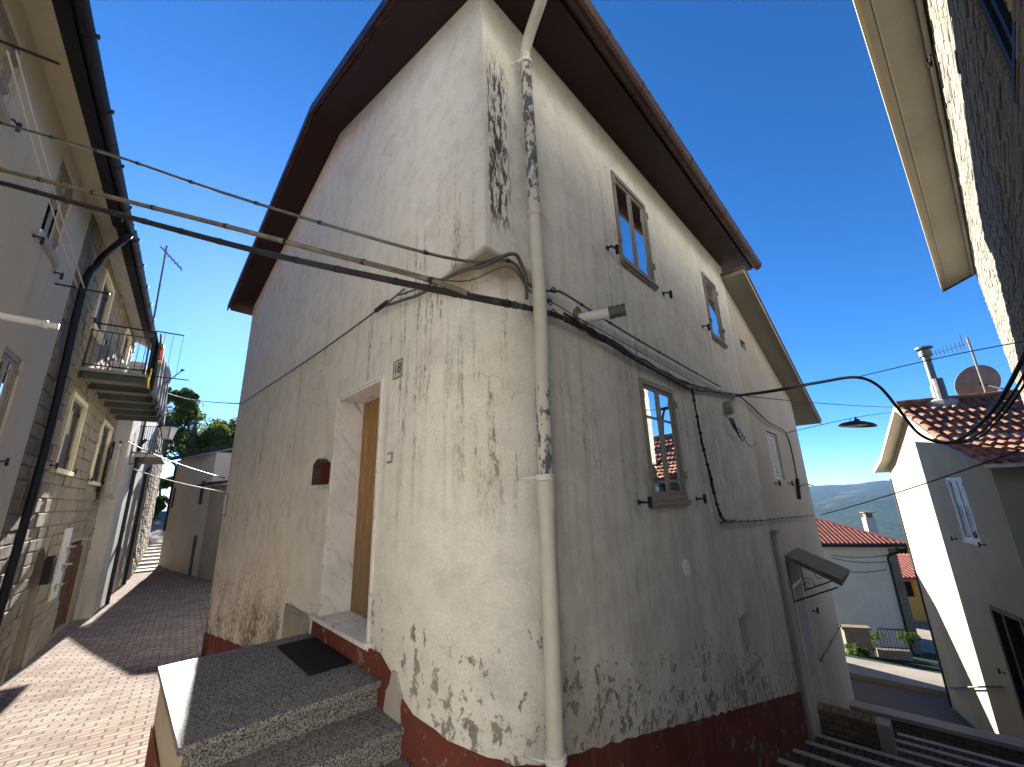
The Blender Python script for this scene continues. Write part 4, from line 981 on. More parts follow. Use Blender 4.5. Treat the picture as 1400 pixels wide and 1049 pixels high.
# house closing the alley
eh = empty('alley_end_house', 'grey white house with dark eaves closing the end of the left alley', 'house', FE.pt(2, -2, -.6))
zE = FE.px(234, 632)[1]; aE = FE.px(297, 615)[0]; aE2 = aE + 5
b = MB(); b.box(FE, 0, aE, -6, 0, -2.5, zE); wl = b.build('wall', M['endw'], eh)
def rect(F, x0, y0, x1, y1):
    p, q = F.px(x0, y0), F.px(x1, y1); return min(p[0], q[0]), max(p[0], q[0]), min(p[1], q[1]), max(p[1], q[1])
EW = [rect(FE, 235, 693, 241, 667), rect(FE, 273, 688, 281, 657)]
ED = rect(FE, 256, 797, 270, 732)
cut = MB()
for a0, a1, z0, z1 in EW: cut.box(FE, a0, a1, -.2, .2, z0, z1)
cut.box(FE, ED[0], ED[1], -.2, .2, ED[2], ED[3]); carve(wl, cut)
for a0, a1, z0, z1 in EW: window(eh, FE, a0 + .002, a1 - .002, z0 + .002, z1 - .002, off=.06, back=-.12, fm='shutter', sill=True, hinges=False, leaves=1, gm='dark')
b = MB(); nb = 5; w = (ED[1] - ED[0]) / nb
for k in range(nb): b.box(FE, ED[0] + k * w + .006, ED[0] + (k + 1) * w - .004, -.15, .03, ED[2] - .3, ED[3] - .01)
b.build('door', M['shutter'], eh)
b = MB(); b.box(FE, aE + .002, aE + 6, -7, -1.0, -2.5, zE + .25); b.build('side_wing', M['endw'], eh)
b = MB(); b.hexa([FE.pt(-.35, .35, zE - .02), FE.pt(aE + .15, .35, zE - .02), FE.pt(aE + .15, -6.5, zE + 1.9), FE.pt(-.35, -6.5, zE + 1.9)], [FE.pt(-.35, .35, zE + .16), FE.pt(aE + .15, .35, zE + .16), FE.pt(aE + .15, -6.5, zE + 2.1), FE.pt(-.35, -6.5, zE + 2.1)])
b.build('roof', M['navy'], eh)
b = MB(); b.hexa([FE.pt(aE + .16, -.6, zE + .26), FE.pt(aE + 6.2, -.6, zE + .26), FE.pt(aE + 6.2, -7, zE + 2.0), FE.pt(aE + .16, -7, zE + 2.0)], [FE.pt(aE + .16, -.6, zE + .42), FE.pt(aE + 6.2, -.6, zE + .42), FE.pt(aE + 6.2, -7, zE + 2.2), FE.pt(aE + .16, -7, zE + 2.2)])
b.build('wing_roof', M['navy'], eh)
b = MB(); pz = FE.px(223, 726)[1]; b.tube(smoothpath([FE.pt(.02, .33, zE + .02), FE.pt(.14, .22, zE - .12), FE.pt(.24, .09, zE - .3), FE.pt(.24, .08, zE - .6)], 5) + [FE.pt(.24, .08, pz)], .05, 10); b.build('downpipe', M['navy'], eh)
pr = rect(FE, 284, 666, 300, 660); b = MB(); b.hexa([FE.pt(pr[0], 0.001, pr[3]), FE.pt(pr[0] + 3.0, 0.001, pr[3]), FE.pt(pr[0] + 3.0, .45, pr[3] - .12), FE.pt(pr[0], .45, pr[3] - .12)], [FE.pt(pr[0], 0.001, pr[3] + .08), FE.pt(pr[0] + 3.0, 0.001, pr[3] + .08), FE.pt(pr[0] + 3.0, .45, pr[3] - .04), FE.pt(pr[0], .45, pr[3] - .04)]); b.build('lean_to_roof', M['soffit'], eh)
b = MB(); b.box(FE, pr[0] + .5, pr[0] + 3.2, .001, .03, -2, pr[3] - .1); b.build('annex', M['concrete'], eh)
# ------------------------------------------------------------------ right hand side
# neighbour house continuing the street front
nh = empty('neighbour_house', 'beige house with rounded end wall, sloping eave and canopied door beside the corner house', 'house', FR.pt(9, -2, -2))
NU0, NU1, NR = 6.43, 11.15, 1.3
plan = [(NU0, -5), (NU0, 0)] + [(NU1 + NR * math.sin(R_(a)), -NR + NR * math.cos(R_(a))) for a in range(0, 66, 6)]
lu, lo_ = plan[-1]; d65 = R_(60); plan += [(lu + 1.6 * math.cos(d65), lo_ - 1.6 * math.sin(d65)), (lu + 1.6 * math.cos(d65), -5)]
def nz(u): return 5.62 - (u - 6.4) * .335
b = MB(); n = len(plan)
for z in (-5, None):
    for u, o in plan: b.v.append(FR.pt(u, o, nz(u) + .02 if z is None else z))
b.f.append(list(range(n - 1, -1, -1))); b.f.append(list(range(n, 2 * n))); b.m += [0, 0]
for k in range(n): b.f.append([k, (k + 1) % n, n + (k + 1) % n, n + k]); b.m.append(0)
wl = b.build('wall', M['beige'], nh)
cut = MB(); NW = (7.58, 8.55, 1.92, 2.86); ND = (7.25, 8.12, -1.98, .12); NG = (6.86, 7.24, 4.42, 4.60)
cut.box(FR, NW[0], NW[1], -.2, .2, NW[2], NW[3]); cut.box(FR, ND[0], ND[1], -.3, .2, ND[2], ND[3]); cut.box(FR, NG[0], NG[1], -.2, .2, NG[2], NG[3]); carve(wl, cut)
for p in wl.data.polygons: p.use_smooth = True
wl.data.set_sharp_from_angle(angle=R_(25))
for u0, u1 in ((NU0 - .01, 12.75),):
    b = MB(); b.hexa([FR.pt(6.30, -5, nz(6.30)), FR.pt(6.30, .38, nz(6.30)), FR.pt(12.75, .38, nz(12.75)), FR.pt(12.75, -5, nz(12.75))], [FR.pt(6.30, -5, nz(6.30) + .07), FR.pt(6.30, .38, nz(6.30) + .07), FR.pt(12.75, .38, nz(12.75) + .07), FR.pt(12.75, -5, nz(12.75) + .07)]); rf = b.build('roof', M['beigesof'], nh)
    b = MB(); b.hexa([FR.pt(6.28, -5, nz(6.28) + .075), FR.pt(6.28, .42, nz(6.28) + .075), FR.pt(12.8, .42, nz(12.8) + .075), FR.pt(12.8, -5, nz(12.8) + .075)], [FR.pt(6.28, -5, nz(6.28) + .12), FR.pt(6.28, .42, nz(6.28) + .12), FR.pt(12.8, .42, nz(12.8) + .12), FR.pt(12.8, -5, nz(12.8) + .12)]); b.build('tile_layer', M['cable_b'], rf)
    b = MB(); b.hexa([FR.pt(6.30, .381, nz(6.30) - .03), FR.pt(12.76, .381, nz(12.76) - .03), FR.pt(12.76, .40, nz(12.76) - .03), FR.pt(6.30, .40, nz(6.30) - .03)], [FR.pt(6.30, .381, nz(6.30) + .073), FR.pt(12.76, .381, nz(12.76) + .073), FR.pt(12.76, .40, nz(12.76) + .073), FR.pt(6.30, .40, nz(6.30) + .073)]); b.build('rake_board', M['concrete'], rf)
w = window(nh, FR, NW[0] + .002, NW[1] - .002, NW[2] + .003, NW[3] - .003, off=-.05, back=-.15, fm='white', sill=False, hinges=False)
for k in range(2):
    a0 = NW[0] + .075 + k * .43; b = MB()
    for q in range(12): z = NW[2] + .08 + q * .064; b.box(FR, a0, a0 + .38, -.06, -.042, z, z + .054)
    b.build('shutter', M['shutblue'], w)
b = MB(); b.box(FR, 6.425, 6.60, -.05, .05, -5, 1.02); b.box(FR, 6.415, 6.66, -.05, .085, 1.021, 1.08); b.build('pilaster', M['concrete'], nh)
for a in (NW[0] - .12, NW[1] + .12): shutter_hook(nh, FR, a, NW[2] - .08)
b = MB(); b.box(FR, NG[0], NG[1], -.15, -.1, NG[2], NG[3]); b.build('vent_grille', M['dark'], nh)
b = MB(); b.box(FR, ND[0] + .003, ND[0] + .06, -.28, .01, ND[2], ND[3] - .003); b.box(FR, ND[1] - .06, ND[1] - .003, -.28, .01, ND[2], ND[3] - .003); b.box(FR, ND[0] + .061, ND[1] - .061, -.28, .01, ND[3] - .06, ND[3] - .003); nd = b.build('door', M['white'], nh)
b = MB(); b.box(FR, ND[0] + .063, ND[1] - .063, -.2, -.16, ND[2] + .01, ND[3] - .063); b.build('pane', M['glass'], nd)
cz = .62
b = MB(); b.hexa([FR.pt(7.15, .001, cz - .06), FR.pt(8.35, .001, cz - .06), FR.pt(8.35, .72, cz - .42), FR.pt(7.15, .72, cz - .42)], [FR.pt(7.15, .001, cz), FR.pt(8.35, .001, cz), FR.pt(8.35, .74, cz - .33), FR.pt(7.15, .74, cz - .33)])
can = b.build('canopy', M['canopy'], nh)
for a in (7.2, 8.28):
    b = MB(); b.tube([FR.pt(a, .0, cz - .75), FR.pt(a, .66, cz - .45)], .012, 6); b.tube([FR.pt(a, .0, cz - .1), FR.pt(a, .0, cz - .78)], .012, 6); c = FR.pt(a, .26, cz - .45)
    b.tube([c + FR.n * (.02 + .006 * k) * math.cos(k * .6) + Vector((0, 0, 1)) * (.02 + .006 * k) * math.sin(k * .6) for k in range(16)], .006, 5); b.build('canopy_bracket', M['black'], can)
b = MB(); b.tube([FR.pt(8.22, .05, -1.25), FR.pt(9.6, .06, -1.30), FR.pt(11.1, .06, -1.33)], .014, 7)
for a in (8.3, 9.6, 11.0): b.tube([FR.pt(a, -.02, -1.3), FR.pt(a, .06, -1.3)], .01, 6)
tag(b.build('handrail', M['black']), 'thin iron rail fixed along the beige rounded wall', 'handrail')
shutter_hook(nh, FR, 8.6, -.55)

b = MB(); b.box(FR, 12.7, 16.35, -6.5, -2.3, -6, 4.85); b.build('shadow_caster_wing', M['beige'], nh)  # unseen block added to throw its shadow on the gable house
lh = empty('shadow_caster_house', 'unseen house added down the slope to shade the road and gable house', 'house', FR.pt(18, -4, -5))  # out of view, added to shade the road and the gable foot
b = MB(); b.prism(Frame(AZR, FR.pt(0, -5, 0)), [(17.75, -9), (19.6, -9), (19.6, -.6), (18.65, .0), (17.75, -.6)], -3.5, 3.0); b.build('wall', M['beige'], lh)
b = MB(); b.hexa([FR.pt(17.6, -1.2, -.7), FR.pt(18.45, -1.2, .12), FR.pt(18.45, -9, .12), FR.pt(17.6, -9, -.7)], [FR.pt(17.6, -1.2, -.6), FR.pt(18.45, -1.2, .22), FR.pt(18.45, -9, .22), FR.pt(17.6, -9, -.6)]); b.hexa([FR.pt(18.45, -1.2, .12), FR.pt(19.8, -1.2, -.7), FR.pt(19.8, -9, -.7), FR.pt(18.45, -9, .12)], [FR.pt(18.45, -1.2, .22), FR.pt(19.8, -1.2, -.6), FR.pt(19.8, -9, -.6), FR.pt(18.45, -9, .22)]); b.build('roof', M['tiles_old'], lh)

# stone clad house at the right edge
ch = empty('stone_clad_house', 'house clad in split stone strips with beige soffit and large dark window', 'house', FC.pt(6, -2, 0))
CW = (-1.5, 3.28, 3.78, 5.5)
b = MB(); b.box(FC, -2.2, 13.0, -4, -.03, -6, 6.2); wl = b.build('wall', M['mortar'], ch); cut = MB(); cut.box(FC, CW[0], CW[1], -.4, .2, CW[2], CW[3]); carve(wl, cut)
stone_blocks(FC, 3.29, 13.02, 2.0, 6.19, [], (.032, .05), (.12, .36), (-.004, .012), 31, .006, gap=.007).build('stone_facing', M['slate'], ch)
stone_blocks(FC, -2.2, 3.288, 2.0, 6.19, [(CW[0] - 1.6, CW[1], CW[2], CW[3])], (.032, .05), (.12, .36), (-.004, .012), 32, .006, gap=.007).build('stone_facing', M['slate'], ch)
b = MB(); b.box(FC, -2.2, 13.0, -.029, .01, -6, 1.995); b.build('bounce_base', M['bounce_lime'], ch)  # unseen white foot of the wall, added to brighten the cream wall opposite
so_ = Vector((3.41, 2.83, 0)); e_ = Vector((10.40, 8.97, 0)); dr2 = (e_ - so_).normalized()
w0_ = FC.pt(13.1, 0, 0)
b = MB(); b.vprism([so_ - dr2 * 7, e_, FC.pt(13.05, -.03, 0), FC.pt(-2.6, -.03, 0)], 6.2, 6.30); sf = b.build('soffit', M['beigesof'], ch)
nn2 = Vector((-dr2.y, dr2.x, 0))
b = MB(); b.vprism([so_ - dr2 * 7 + nn2 * .001, e_ + nn2 * .001, e_ + nn2 * .035, so_ - dr2 * 7 + nn2 * .035], 6.17, 6.36); b.build('eave_lip', M['cream'], sf)
b = MB(); b.vprism([so_ - dr2 * 7 - nn2 * .09, e_ - nn2 * .09, e_ - nn2 * .075, so_ - dr2 * 7 - nn2 * .075], 6.188, 6.199); b.build('drip_groove', M['concrete'], sf)
b = MB(); b.vprism([e_ + dr2 * .001, e_ + nn2 * .035 + dr2 * .001, e_ + nn2 * .035 + dr2 * .03, FC.pt(13.09, -.03, 0), FC.pt(13.06, -.03, 0)], 6.16, 6.37); b.build('end_board', M['shutter'], sf)
b = MB(); b.hexa([so_ - dr2 * 7 + Vector((0, 0, 6.31)), e_ + Vector((0, 0, 6.31)), FC.pt(13.05, -4, 7.6), FC.pt(-2.6, -4, 7.6)], [so_ - dr2 * 7 + Vector((0, 0, 6.4)), e_ + Vector((0, 0, 6.4)), FC.pt(13.05, -4, 7.7), FC.pt(-2.6, -4, 7.7)]); b.build('roof', M['tiles_old'], ch)
b = MB(); b.box(FC, 3.4, 13.0, .025, .06, 6.12, 6.185); b.build('cornice', M['concrete'], ch)
window(ch, FC, CW[0], CW[1], CW[2], CW[3], off=-.02, back=-.18, fw=.10, leaves=2, fm='navy', inner=.09, sill=True, hinges=False)
hk = FC.px(1262, 38, .03); shutter_hook(ch, FC, min(hk[0], 6.2), min(hk[1], 6.0))

# white house added behind the viewer to bounce sunlight onto the shaded walls
FB = Frame(56.0, (4.2, -6.2))
ob_ = empty('reflector_house', 'tall white house added out of view to bounce sunlight onto the cream corner house', 'house', FB.pt(-2, -3, -.3))
BW = [(a, a + 1.0, z, z + 1.5) for z in (1.2, 4.6, 8.2) for a in (-10.6, -6.6, -2.6, 1.4, 5.4)]
b = MB(); b.box(FB, -13, 10, -7, 0, -5, 12.6); wl = b.build('wall', M['bounce_lime'], ob_); cut = MB()
for a0, a1, z0, z1 in BW: cut.box(FB, a0, a1, -.25, .2, z0, z1)
carve(wl, cut)
for a0, a1, z0, z1 in BW: window(ob_, FB, a0 + .002, a1 - .002, z0 + .003, z1 - .003, off=-.08, back=-.18, fm='frame', hinges=False)
b = MB(); b.hexa([FB.pt(-13.4, .5, 12.5), FB.pt(10.4, .5, 12.5), FB.pt(10.4, -3.5, 14.0), FB.pt(-13.4, -3.5, 14.0)], [FB.pt(-13.4, .5, 12.65), FB.pt(10.4, .5, 12.65), FB.pt(10.4, -3.5, 14.15), FB.pt(-13.4, -3.5, 14.15)]); b.build('roof', M['tiles_old'], ob_)

# gable house on the right
gh = empty('gable_house', 'cream gabled house with old clay tiles and a steel flue beside the stepped street', 'house', FG.pt(.7, -3, -4.5))
eL, eR, zev, zap = 3.5, -2.30, 2.25, 3.90
gpoly = [(eR, -7), (eL, -7), (eL, zev), (.78, zap), (eR, zev)]
b = MB(); b.prism(FG, gpoly, -8, 0); wl = b.build('wall', M['cream'], gh)
GW = rect(FG, 1293, 655, 1341, 741); GW = (GW[0], GW[1], FG.px(1330, 741)[1], FG.px(1304, 653)[1])
gd = FG.px(1353, 827); gd2 = FG.px(1397, 843); GD = (gd2[0], gd[0], -4.6, gd[1])
cut = MB(); cut.box(FG, GW[0], GW[1], -.2, .2, GW[2], GW[3]); cut.box(FG, GD[0], GD[1], -.3, .2, GD[2], GD[3]); carve(wl, cut)
window(gh, FG, GW[0] + .002, GW[1] - .002, GW[2] + .002, GW[3] - .002, off=.0, back=-.12, fm='white', hinges=True, sill=True, gm='glass')
b = MB(); b.box(FG, GD[0] + .003, GD[0] + .09, -.25, .03, GD[2], GD[3] - .003); b.box(FG, GD[1] - .09, GD[1] - .003, -.25, .03, GD[2], GD[3] - .003); b.box(FG, GD[0] + .091, GD[1] - .091, -.25, .03, GD[3] - .09, GD[3] - .003); m_ = GD[0] + (GD[1] - GD[0]) * .66; b.box(FG, m_, m_ + .08, -.25, -.02, GD[2], GD[3] - .091); gdr = b.build('door', M['shutter'], gh)
b = MB(); b.box(FG, GD[0] + .095, m_ - .003, -.18, -.14, GD[2] + .4, GD[3] - .095); b.box(FG, m_ + .083, GD[1] - .095, -.18, -.14, GD[2] + .4, GD[3] - .095); b.build('pane', M['glass'], gdr)
for x, y in ((1306, 737), (1345, 745), (1372, 920)): a, z = FG.px(x, y, .03); shutter_hook(gh, FG, a, z)
def gz(a):                                            # roof underside, flattening towards the eaves
    k = abs(a - .78); h = zap - .62 * k; return max(h, 0) if k < 2.2 else zap - .62 * 2.2 - .38 * (k - 2.2)
aa_ = [-2.75, -2.3, -1.9, -1.42, -.6, .1, .78, 1.4, 2.2, 2.98, 3.5, 3.95]
b = MB()
for x0, x1 in zip(aa_, aa_[1:]):
    b.hexa([FG.pt(x0, .28, gz(x0) + .005), FG.pt(x1, .28, gz(x1) + .005), FG.pt(x1, -8.3, gz(x1) + .005), FG.pt(x0, -8.3, gz(x0) + .005)], [FG.pt(x0, .28, gz(x0) + .09), FG.pt(x1, .28, gz(x1) + .09), FG.pt(x1, -8.3, gz(x1) + .09), FG.pt(x0, -8.3, gz(x0) + .09)])
rf = b.build('roof', M['beige'], gh)
def coppi(b, F, path_fn, o_list, r, step):
    """rows of overlapping barrel tiles running down path_fn(a) -> z"""
    rnd = random.Random(5)
    for o in o_list:
        for (a0, a1) in step:
            oo = o + rnd.uniform(-.012, .012); p = F.pt(a0, oo, path_fn(a0) + .145 + rnd.uniform(0, .02)); q = F.pt(a1, oo, path_fn(a1) + .095 + rnd.uniform(0, .01))
            d = (q - p); d2 = d.normalized(); x = F.n; y = d2.cross(x); y = y if y.z > 0 else -y
            i = len(b.v); m = 7
            for P, rr in ((p, r * 1.06), (q, r * .86)):
                for k in range(m):
                    t = math.pi * k / (m - 1); b.v.append(P + x * math.cos(t) * rr + y * (math.sin(t) * rr - .01))
            for k in range(m - 1): b.f.append([i + k, i + k + 1, i + m + k + 1, i + m + k]); b.m.append(0)
            b.f.append([i + k for k in range(m)]); b.m.append(0); b.f.append([i + m + k for k in range(m - 1, -1, -1)]); b.m.append(0)
b = MB(); ol = [.20 - .205 * k for k in range(41)]
tl = [-2.82 + .34 * k for k in range(11)]
coppi(b, FG, gz, ol, .088, [(x, min(x + .42, .74)) for x in tl])
for o_ in ol: pass
coppi(b, FG, gz, ol, .088, [(4.1 - .34 * k, max(4.1 - .34 * k - .42, .82)) for k in range(10)])
b.build('tile_layer', M['tiles_old'], rf)
b = MB(); k = .25
while k > -8.2:
    p, q = FG.pt(.78, k, gz(.78) + .16), FG.pt(.78, k - .42, gz(.78) + .185); b.tube([p, q], [.11, .095], 9); k -= .36
b.build('ridge_tiles', M['tiles_old'], rf)
b = MB()
for x0, x1 in zip(aa_, aa_[1:]): b.hexa([FG.pt(x0, .281, gz(x0) - .02), FG.pt(x1, .281, gz(x1) - .02), FG.pt(x1, .31, gz(x1) - .02), FG.pt(x0, .31, gz(x0) - .02)], [FG.pt(x0, .281, gz(x0) + .12), FG.pt(x1, .281, gz(x1) + .12), FG.pt(x1, .31, gz(x1) + .12), FG.pt(x0, .31, gz(x0) + .12)])
b.build('rake_board', M['concrete'], rf)
b = MB(); b.tube(smoothpath([FG.pt(3.57, -.02, 1.95), FG.pt(3.57, -.02, 1.7), FG.pt(3.57, -.02, 1.4), FG.pt(3.57, -.02, .8)], 5) + [FG.pt(3.57, -.02, -4.8)], .055, 10); b.build('downpipe', M['black'], gh)
b = MB(); b.tube([FG.pt(-2.36, -1.0, 2.0), FG.pt(-2.36, -1.0, -5)], .05, 8); b.build('downpipe', M['black'], gh)
# steel flue on the ridge
fl_ = empty('chimney_flue', 'shiny steel chimney flue with a cap on the ridge of the gable house', 'chimney', FG.pt(.78, -1.2, 3.9))
fb = FG.pt(.78, -.75, 3.95)
for k in range(80):
    pass
b = MB(); b.lathe(fb, (0, 0, 1), [(.12, .0), (.12, .55), (.09, .60), (.09, 1.35), (.10, 1.36), (.10, 1.45), (.15, 1.47), (.15, 1.62), (.10, 1.63), (.10, 1.68), (.21, 1.70), (.20, 1.75), (0, 1.80)], 18); b.build('pipe', M['steel'], fl_, smooth=True).data.set_sharp_from_angle(angle=R_(40))
b = MB(); b.tube([fb + FG.u * -.22 + Vector((0, 0, .0)), fb + FG.u * -.22 + Vector((0, 0, .72))], .12, 12); b.build('side_pipe', M['steel'], fl_)
b = MB(); b.lathe(fb, (0, 0, 1), [(.42, -.12), (.36, .08), (.2, .16), (0, .17)], 10); b.build('mortar_base', M['concrete'], fl_)
# dish and antenna on that roof
def at_o(F, x, y, o):
    a, z = F.px(x, y, o); return F.pt(a, o, z)
dpt = at_o(FG, 1336, 524, -2.8)
dish('satellite_dish', 'large grey satellite dish behind the tiled ridge of the gable house', dpt, Vector((.25, .9, .42)), .60, FG.pt(.6, -2.8, 3.8))
an2 = empty('television_antenna', 'comb shaped antenna on a short mast above the clay tiled roof', 'antenna', FG.pt(.7, -2.7, 3.8))
mb0, mt0 = at_o(FG, 1347, 545, -2.5), at_o(FG, 1322, 461, -2.5)
b = MB(); b.tube([Vector((mt0.x, mt0.y, 3.6)), mt0], .03, 8); b.build('mast', M['cable_b'], an2)
q0, q1 = at_o(FG, 1318, 471, -2.5), at_o(FG, 1260, 489, -2.5); b = MB(); b.tube([q0, q1], .014, 6); bm_ = b.build('boom', M['black'], an2)
for k in range(11):
    c = q0.lerp(q1, .08 + .09 * k); h_ = .15 - .004 * k; b = MB(); b.tube([c - Vector((0, 0, h_)), c + Vector((0, 0, h_))], .008, 5); b.build('element', M['black'], bm_)
b = MB()
for k in range(5): c = q0.lerp(q1, .02) + Vector((0, 0, .1 * (k - 1))); b.tube([c - FG.n * .02 - FG.u * .25, c + FG.u * .25], .005, 5)
b.tube([q0.lerp(q1, .02) - Vector((0, 0, .15)), q0.lerp(q1, .02) + Vector((0, 0, .36))], .008, 5); b.build('reflector_grid', M['black'], an2)
# clothes rod on the gable wall
rb = FG.px(1302, 939, .0); b = MB(); p, q = FG.pt(rb[0] - .1, -.02, rb[1]), FG.pt(FG.px(1376, 944, .02)[0], .10, FG.px(1376, 944, .1)[1]); b.tube([p + FG.n * .12, q], .022, 7)
for f in (.05, .95): c = (p + FG.n * .12).lerp(q, f); b.tube([c, c - FG.n * .14], .014, 6)
tag(b.build('clothes_rod', M['cable_b'], smooth=True), 'brown rod mounted level low on the cream gable wall', 'rod')

# lamp hung on a wire, street cables on the right
lampw = at_s(FR, 1172, 580, 11.0); LP = FR.pt(*lampw)
tl0 = FR.pt(9.68, .04, 3.0) if False else R3(1075, 592, .05); tr0 = at_o(FG, 1228, 563, .05)
t_ = [tl0, LP + Vector((0, 0, .16)), tr0]
cable('lamp_wire', 'wire carrying the round street lamp across to the gable house', smoothpath(t_, 8), .008, M['cable'], 'wires across the stepped street')
lm = empty('hanging_street_lamp', 'round black dish shaped street lamp hanging on a wire against the sky', 'street lamp', LP)
b = MB(); b.lathe(LP, (FR.n * .12 + Vector((0, 0, 1))), [(.0, .12), (.05, .12), (.06, .08), (.16, .06), (.30, .02), (.36, -.03), (.365, -.05), (.35, -.045), (.29, .0), (.15, .035), (0, .04)], 28); b.build('shade', M['black'], lm, smooth=True)
b = MB(); b.lathe(LP, (0, 0, -1), [(.0, .03), (.26, .035), (.27, .0), (.12, -.05)], 24); b.build('diffuser', M['lampglass'], lm, smooth=True)
b = MB(); b.tube([LP + Vector((0, 0, .10)), LP + Vector((0, 0, .175))], .02, 8); b.tube(smoothpath([LP + FR.n * -.1 + Vector((0, 0, .15)), LP + FR.n * -.12 + Vector((0, 0, .08)), LP + FR.n * -.05 + Vector((0, 0, .05))], 4), .008, 5); b.build('hanger', M['black'], lm)
GR = 'wires across the stepped street'
swoop = [R3(1010, 541, .06)] + [ray_at(x, y, d) for x, y, d in ((1060, 534, 5.6), (1120, 523, 6.2), (1170, 516, 6.6), (1200, 527, 6.7), (1226, 556, 6.7), (1255, 592, 6.7), (1285, 605, 6.6), (1310, 602, 6.3), (1345, 575, 5.6), (1375, 535, 5.0), (1408, 470, 4.4))]
cable('swooping_cable', 'thick black cable swooping across the sky and down before the tiled roof', smoothpath(swoop, 8), .024, M['cable'], GR)
for i, (dx, lb) in enumerate(((6, 'left of the two dark cables beside the swooping one near the stone clad wall'), (14, 'right of the two dark cables beside the swooping one near the stone clad wall'))):
    cable('hanging_cable', lb, smoothpath([ray_at(x + dx, y, d) for x, y, d in ((1262, 600, 6.7), (1290, 607, 6.5), (1325, 598, 6.0), (1355, 570, 5.4), (1384, 530, 4.9), (1416, 468, 4.3))], 6), .014, M['cable'], GR)
cable('thin_wire', 'highest thin wire crossing from the sky to the stone clad wall', smoothpath([ray_at(x, y, d) for x, y, d in ((1172, 516, 6.6), (1200, 509, 6.4), (1300, 486, 5.7), (1405, 466, 4.6))], 6), .007, M['cable'], GR)
cable('thin_wire', 'thin wire running level below the swooping cable to the gable ridge', [R3(1018, 541, .06)] + sag(R3(1022, 542, .08), at_o(FG, 1228, 557, .1), .04), .008, M['cable'], GR)
cable('thin_wire', 'lowest wire rising across the cream gable from the rounded wall', sag(R3(1122, 704, .1), ray_at(1420, 606, 5.2), .05), .010, M['cable'], GR)
cable('wall_cable', 'black cable along the beige wall above the pale blue shutters', smoothpath([R3(1012, 542, .05), R3(1030, 558, .05), R3(1050, 577, .05), R3(1074, 592, .05), R3(1084, 625, .05), R3(1092, 668, .05)], 5), .014, M['cable'], 'cables clipped along the street side wall')
b = MB(); b.tube(smoothpath([R3(1092, 668, .05), R3(1100, 662, .05), R3(1112, 664, .12)], 4), .012, 6); b.tube([R3(1090, 655, .04), R3(1093, 682, .04)], .035, 8); tag(b.build('cable_joint', M['black']), 'black cable joint hanging at the end of the beige wall', 'cable joint')

# ------------------------------------------------------------------ stepped street, low walls, road
FR2 = FR
def top_step(k): return -.29 - .185 * k
for k in range(13):
    u0, u1, z = .36 + .74 * k - .74, .36 + .74 * k, top_step(k)
    w0, w1 = (-.9 if k < 1 else -.3), 3.9
    if k >= 10: w0 = .80
    b = MB(); b.box(FR, u0 + (.002), u1 - .10, w0, w1, z - 1.5, z); o = structure(b.build('step', M['cobble'], F=FR))
    b = MB(); b.box(FR, u1 - .098, u1, w0, w1, z - 1.5, z + .004); structure(b.build('step_edge', M['nosing']))
b = MB(); b.box(FR, 7.02, 8.2, -.3, .7, -4.5, -2.08); structure(b.build('door_platform', M['cobble'], F=FR))
b = MB(); b.box(FR, 7.40, 7.60, .0, .72, -2.3, -1.80); b.box(FR, 7.36, 7.64, -.01, .73, -1.799, -1.74); lw = b.build('low_wall', M['rubble'], F=FR); tag(lw, 'short dark stone wall at the foot of the steps by the beige house', 'wall')
b = MB(); b.box(FR, 7.36, 7.62, .735, .90, -2.6, -1.73); tag(b.build('stone_post', M['nosing']), 'squat pale stone post at the end of the short dark wall', 'post')
pw = empty('parapet_wall', 'long brown rubble parapet with pale coping across the lower end of the steps', 'wall', FR.pt(9.85, 2, -3))
b = MB(); b.box(FR, 9.74, 9.98, .12, 6.5, -5.5, -2.50); b.build('masonry', M['rubble'], pw, F=FR)
b = MB(); b.box(FR, 9.70, 10.02, .10, 6.6, -2.498, -2.43); b.build('coping', M['nosing'], pw)

# ground sheet: village slope, valley and the hills beyond
def nval(x, y, s, seed=0):
    return math.sin(x / s * 1.7 + seed) * math.cos(y / s * 1.3 + seed * 2.1) + .5 * math.sin(x / s * 3.9 + y / s * 2.7 + seed) + .28 * math.sin(x / s * 7.9 - y / s * 6.1 + seed * 3) + .15 * math.sin(x / s * 17 + y / s * 13)
def hterr(x, y):
    r = math.hypot(x, y); az = math.degrees(math.atan2(x, y))
    base = lin([(0, -2.2), (6, -3.2), (12, -5.2), (30, -6.6), (60, -13), (120, -26), (300, -62), (800, -150), (1500, -235), (2300, -300), (3200, -270), (4500, -190), (6000, -110), (8000, -30), (10000, 40), (14000, -40)], r)
    hill = lin([(0, 0), (400, 0), (1200, 30), (2500, 70), (5000, 90), (9000, 60), (14000, 60)], r) * nval(x, y, 900 + r * .12)
    small = lin([(0, 0), (300, 0), (1200, 10), (4000, 24)], r) * nval(x, y, 260, 3)
    left = max(0.0, min(1.0, (10 - az) / 30)) if abs(az) < 150 else 1
    near = lin([(0, -2.4), (20, -2.4), (60, 1.0), (300, 2), (1000, -60), (14000, -200)], r)
    return (base + hill + small) * (1 - left) + near * left
b = MB(); rr = [0.0, 3, 6, 9, 12, 16, 20, 26, 33, 42, 55, 75, 100, 140, 200, 280, 400, 550] + [700 * 1.055 ** k for k in range(48)]
NA = 360
angs = []
for k in range(NA): angs.append(2 * math.pi * k / NA)
b.v.append(Vector((0, 0, hterr(0, 0))))
for r in rr[1:]:
    for t in angs: x, y = r * math.sin(t), r * math.cos(t); b.v.append(Vector((x, y, hterr(x, y))))
for k in range(NA): b.f.append([0, 1 + (k + 1) % NA, 1 + k]); b.m.append(0)
